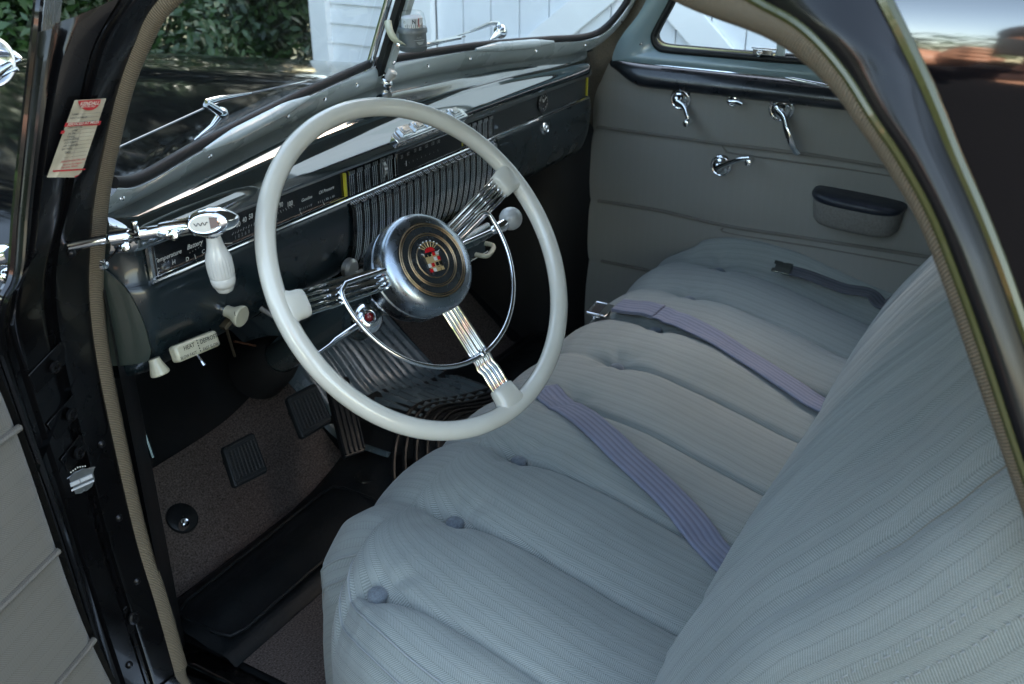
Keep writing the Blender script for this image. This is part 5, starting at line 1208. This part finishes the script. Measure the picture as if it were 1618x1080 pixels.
m = MB(); st_text(m, 'KENDALL', 125.5, 166.5, .0052, shear=.2, bold=.02); st_text(m, 'MOTOR OILS', 127.5, 170, .0028, bold=.01); st_text(m, 'SERVICED AT MILES', 106, 198.4, .0042, bold=.015); obj('pale_print', m, mat('print_cream', (.62, .55, .45), .7), st, smooth=False)
m = MB()
for s, px, py in (('NAME', 113, 182), ('NEXT AT MILES', 110, 188), ('CHANGE OIL', 106, 203), ('LUBE', 113, 207.5), ('FILTER', 107, 212.5), ('TRANS.', 105, 217.5), ('DIFFERENTIAL', 100, 222.5), ('COOLANT', 101, 227), ('AIR CLEANER', 99, 232), ('BATTERY', 97, 237), ('TIRES', 101, 242)): st_text(m, s, px, py, .0029, bold=.008)
obj('black_print', m, INK, st, smooth=False)
m = MB()
for k in range(13):
    v = .19 + k * .052; l = V((118, 158, 0)).lerp(V((74, 280, 0)), v); r_ = V((168, 155, 0)).lerp(V((129, 272, 0)), v); a, b = l.lerp(r_, .30), l.lerp(r_, .96); m.tube([sp2(*a.xy, .0018), sp2(*b.xy, .0018)], .00016, 3)
m.tube([sp2(128, 203, .0018), sp2(115, 250, .0018)], .00016, 3); obj('ruled_lines', m, mat('faded_print', (.16, .14, .12), .7), st, smooth=False)

bd = root('pillar_badge', pil(130, 758), 'small winged-crest badge in nickel on the lower black hinge pillar', 'badge')
BU = V((-.05, -.05, 1)).normalized(); bn_ = V((-.25, -.95, .05)).normalized(); BRt = BU.cross(bn_).normalized()
if BRt.dot(CR) < 0: BRt = -BRt
bo = pil(130, 760, .004); k = mpx(bo) * 1.15
NICK = mat('old_nickel', (.30, .31, .30), .35, 1, noise=.2, nscale=80)
m = MB(); m.prism([(x * k, y * k) for x, y in [(-22, 12), (-12, 14), (-6, 18), (0, 16), (6, 18), (12, 14), (22, 12), (18, 4), (18, -8), (12, -17), (4, -20), (0, -19), (-4, -20), (-12, -17), (-18, -8), (-18, 4)]], bo, BRt, BU, bn_, .0022)
for i in range(7): m.ball(bo + BRt * ((i - 3) * 3.3 * k) + BU * ((22 - abs(i - 3) * 1.0) * k) + bn_ * .001, 1.8 * k, 8)
m.tube(circ(bo + BU * (-13 * k) + bn_ * .002, BRt, BU, 4 * k, 16), .0007, 5); m.tube([bo + BRt * (x * k) + BU * (y * k) + bn_ * .003 for x, y in ((-22, 12), (-12, 14), (-6, 17), (6, 17), (12, 14), (22, 12))], .0008, 5)
obj('shield', m, NICK, bd, smooth=False)
m = MB(); m.box(bo + BRt * (-9 * k) + BU * (1 * k) + bn_ * .003, (13 * k, 6 * k, .002), (BRt, BU, bn_)); m.box(bo + BRt * (7 * k) + BU * (1 * k) + bn_ * .003, (17 * k, 6 * k, .002), (BRt, BU, bn_)); m.box(bo + BU * (-8 * k) + bn_ * .003, (32 * k, 3 * k, .002), (BRt, BU, bn_)); obj('bars', m, LOGWHITE, bd, smooth=False)
def hinge(px, py, w_, h_, rot, label, name='door_hinge'):
    c, bn_ = pil(px, py, .0012, True); k = mpx(c); w_ *= .8; h_ *= .75; ca, sa = math.cos(R(rot)), math.sin(R(rot)); U_ = (V((0, 0, 1)) - bn_ * bn_.z).normalized(); R_ = U_.cross(bn_) * (1 if U_.cross(bn_).dot(CR) > 0 else -1); X_ = (R_ * ca + U_ * sa); Y_ = (U_ * ca - R_ * sa)
    m = MB(); m.box(c, (w_ * k, h_ * k, .002), (X_, Y_, bn_)); rt = obj(name, m, JAMBP, car, bevel=.0015)
    m = MB()
    for x in (.22,): 
        q = c + X_ * (x * w_ * k * .2) + bn_ * .005; m.lathe(q, bn_, [(0, 11 * k), (.003, 10.5 * k), (.004, 7 * k), (.002, 6 * k), (.002, .0001)], 18); m.box(q + bn_ * .003, (9 * k, 1.6 * k, .0016), (X_, Y_, bn_)); m.box(q + bn_ * .003, (1.6 * k, 9 * k, .0016), (X_, Y_, bn_))
    obj('hinge_screw', m, mat('black_screw', (.03, .03, .032), .3, .8), rt); return rt
hinge(78, 578, 100, 58, 18, 'upper painted hinge leaf with a cross-head screw on the black pillar')
hinge(107, 655, 92, 52, 18, 'second painted hinge leaf, just below the upper one')
hinge(120, 720, 66, 42, 18, 'third painted hinge leaf directly above the nickel badge')
hinge(208, 975, 62, 60, 12, 'check-strap plate with two screws at the foot of the black pillar', 'check_strap_plate')
m = MB()
for px, py in ((186, 815), (216, 916), (113, 398), (158, 701), (203, 1043)):
    c = pil(px, py, .001); m = MB(); m.lathe(c, V((-.25, -.95, .05)), [(-.003, .0052), (.001, .0050), (.003, .003), (.0034, .0001)], 12)
    obj('pillar_screw', m, mat('black_screw', (1, 1, 1)), car)

# ------------------------------------------------------------------ door mirror, past the pillar
MS = .62
mr = root('door_mirror', V((-1.02, 1.10, .80)), 'chrome exterior mirror head just left of the windshield pillar', 'mirror')
c = at(4, 92, 'Y', 1.12); k = mpx(c)
m = MB(); m.lathe(c + V((-.02, 0, 0)), (CAM - c), [(h * MS, q * MS) for h, q in [(-.030, .003), (-.024, .030), (-.012, .046), (0, .050), (.004, .048), (.004, .044), (-.010, .030), (-.016, .0001)]], 40); obj('mirror_shell', m, mat('aged_chrome', (.50, .51, .52), .22, 1), mr)
m = MB(); m.tube(spline([at(34, 92, 'Y', 1.10), at(18, 84, 'Y', 1.11), at(-8, 80, 'Y', 1.12)], 4), [.002 + .0012 * i for i in range(9)], 12, flat=.6); m.tube(spline([at(33, 94, 'Y', 1.10), at(14, 104, 'Y', 1.11), at(-10, 120, 'Y', 1.12)], 4), [.0016 + .0008 * i for i in range(9)], 10); m.tube(spline([at(28, 108, 'Y', 1.10), at(10, 116, 'Y', 1.11), at(-12, 128, 'Y', 1.12)], 4), .0026, 8); obj('mirror_arm', m, MATS['aged_chrome'], mr)
m = MB(); c0 = at(5, 402, 'Y', 1.02); m.tube([at(-30, 402, 'Y', 1.03), at(14, 402, 'Y', 1.0), at(20, 402, 'Y', .99)], [.012, .012, .009], 20); m.ball(at(12, 436, 'Y', 1.02), .010, 16); obj('spotlight_housing_stem', m, CHROME, label='bright chrome stem of the spotlight outside the pillar, at the left picture edge', cat='spotlight')

# pillar cloth between the garnish and the passenger welt
m = MB(); PW = [at(x, y, 'X', .690) for x, y in [(940, 205), (944, 160), (962, 112), (992, 66), (1027, 18), (1065, -40)]]; PG = [V((.60, .990, .700)), V((.60, .992, .760)), V((.625, .990, .806)), V((.694, .935, .865)), V((.698, .90, .93)), V((.690, .85, 1.03))]
m.band(PG, PW, .004, (-.6, -.6, .2), 8, gp); obj('passenger_pillar_trim', m, mat('pillar_cloth_taupe', (.13, .115, .09), .95, noise=.2, nscale=300), car)

# unseen hedges added behind the camera to darken reflections and cut sky fill
bush((-5.6, 1.6, -.42), (1.3, 2.4, 2.0), 9000, .075, 'long unseen hedge added behind the photographer to darken reflections in the paint', 40, 'added_hedge', 'unseen hedges added to darken reflections')
bush((-5.9, -3.4, -.42), (1.4, 2.8, 1.8), 9000, .075, 'unseen hedge added towards the rear of the car to darken reflections', 40, 'added_hedge', 'unseen hedges added to darken reflections')
bush((-5.2, 6.0, -.42), (1.5, 2.2, 2.2), 8000, .075, 'unseen hedge added beyond the open door to darken reflections', 40, 'added_hedge', 'unseen hedges added to darken reflections')

# the photographer, mirrored in the black paint of the rear door
def skinmesh(name, joints, edges, m_, parent=None, sub=2):
    me = bpy.data.meshes.new(name); org = ORG[parent.name] if parent else V((0, 0, 0))
    me.from_pydata([tuple(V(j[:3]) - org) for j in joints], edges, []); me.materials.append(m_)
    o = bpy.data.objects.new(name, me); COL.objects.link(o)
    if parent: o.parent = parent
    sk = o.modifiers.new('skin', 'SKIN'); sk.use_smooth_shade = True
    layer = me.skin_vertices[0] if me.skin_vertices else None
    if layer is None:
        me.attributes.new('x', 'FLOAT', 'POINT'); layer = me.skin_vertices[0]
    for v_, j in zip(layer.data, joints): v_.radius = (j[3], j[4] if len(j) > 4 else j[3])
    layer.data[0].use_root = True
    q = o.modifiers.new('sub', 'SUBSURF'); q.levels = sub; q.render_levels = sub; return o
SKIN = mat('skin', (.42, .21, .13), .5, noise=.1, nscale=30); SHIRT = mat('black_shirt', (.006, .006, .007), .95, spec=.1)
PY = .16
ps = root('person', (-1.72, .06, -.42), 'person in a black short-sleeved shirt seen only as a reflection in the black rear door', 'person')
G_ = -.42
J = [(-1.74, -.10, G_ + .93, .15, .12), (-1.74, -.10, G_ + 1.12, .14, .11), (-1.72, -.10, G_ + 1.32, .17, .12), (-1.70, -.10, G_ + 1.44, .10, .09), (-1.67, -.10, G_ + 1.50, .055),
     (-1.70, .10, G_ + 1.42, .075), (-1.70, -.30, G_ + 1.42, .075), (-1.46, .27, G_ + 1.52, .080), (-1.50, -.45, G_ + 1.47, .065), (-1.49, .02, G_ + 1.50, .036), (-1.49, -.20, G_ + 1.50, .036),
     (-1.72, .00, G_ + .85, .10), (-1.72, -.20, G_ + .85, .10), (-1.70, .04, G_ + .48, .062), (-1.70, -.25, G_ + .48, .062), (-1.74, .05, G_ + .09, .042), (-1.74, -.26, G_ + .09, .042), (-1.60, .07, G_ + .04, .040), (-1.60, -.28, G_ + .04, .040)]
E_ = [(0, 1), (1, 2), (2, 3), (3, 4), (2, 5), (2, 6), (5, 7), (6, 8), (7, 9), (8, 10), (0, 11), (0, 12), (11, 13), (12, 14), (13, 15), (14, 16), (15, 17), (16, 18)]
H = [(-1.64, -.10, G_ + 1.555, .050), (-1.62, -.10, G_ + 1.64, .088, .075), (-1.63, -.10, G_ + 1.72, .085, .078)]
J = [(j[0], j[1] + PY, *j[2:]) for j in J]; H = [(j[0], j[1] + PY, *j[2:]) for j in H]
n0 = len(J); J += H; E_ += [(4, n0), (n0, n0 + 1), (n0 + 1, n0 + 2)]
for s_, w0 in ((1, 9), (-1, 10)):      # palms, fingers and thumb closed round the camera
    w_ = V(J[w0][:3]); pm = w_ + V((.055, -.02 * s_, .035)); i0 = len(J); J.append((*pm, .030)); E_.append((w0, i0))
    for f in range(4):
        b_ = pm + V((.022, .004 * s_, .026 - .017 * f)); e1_ = b_ + V((.024, -.016 * s_, 0)); e2_ = e1_ + V((-.002, -.022 * s_, -.002)); i1_ = len(J); J += [(*b_, .0095), (*e1_, .0085), (*e2_, .0075)]; E_ += [(i0, i1_), (i1_, i1_ + 1), (i1_ + 1, i1_ + 2)]
    b_ = pm + V((-.012, -.02 * s_, -.018)); e1_ = b_ + V((.012, -.025 * s_, .0)); i1_ = len(J); J += [(*b_, .011), (*e1_, .009)]; E_ += [(i0, i1_), (i1_, i1_ + 1)]
skinmesh('body', J, E_, SKIN, ps)
JS = [(-1.74, -.10, G_ + .88, .20, .18), (-1.74, -.10, G_ + 1.12, .19, .165), (-1.72, -.10, G_ + 1.32, .22, .17), (-1.70, -.10, G_ + 1.44, .115, .115), (-1.70, .10, G_ + 1.42, .092), (-1.70, -.30, G_ + 1.42, .092), (-1.60, .17, G_ + 1.45, .088), (-1.60, -.38, G_ + 1.43, .080)]
JS = [(j[0], j[1] + PY, *j[2:]) for j in JS]
skinmesh('shirt', JS, [(0, 1), (1, 2), (2, 3), (2, 4), (2, 5), (4, 6), (5, 7)], SHIRT, ps)
JT = [(-1.74, -.10, G_ + .92, .155, .13), (-1.72, .00, G_ + .82, .115), (-1.72, -.20, G_ + .82, .115), (-1.70, .04, G_ + .45, .080), (-1.70, -.25, G_ + .45, .080), (-1.735, .05, G_ + .12, .062), (-1.735, -.26, G_ + .12, .062)]
JT = [(j[0], j[1] + PY, *j[2:]) for j in JT]
skinmesh('trousers', JT, [(0, 1), (0, 2), (1, 3), (2, 4), (3, 5), (4, 6)], mat('dark_trousers', (.03, .035, .05), .9), ps)
m = MB(); m.ball((-1.655, -.10 + PY, G_ + 1.70), .108, 24, (.98, .86, 1.0)); obj('hair', m, mat('dark_hair', (.03, .02, .015), .7), ps)
hc = root('camera_body', (-1.44, .06, 1.13), 'black hand camera held up by the person in the black shirt', 'camera')
m = MB(); m.box((-1.445, .06, 1.165), (.045, .14, .090)); m.box((-1.445, .06, 1.222), (.040, .05, .026)); m.box((-1.43, -.005, 1.16), (.03, .025, .080)); obj('housing', m, BLACKM, hc, bevel=.006)
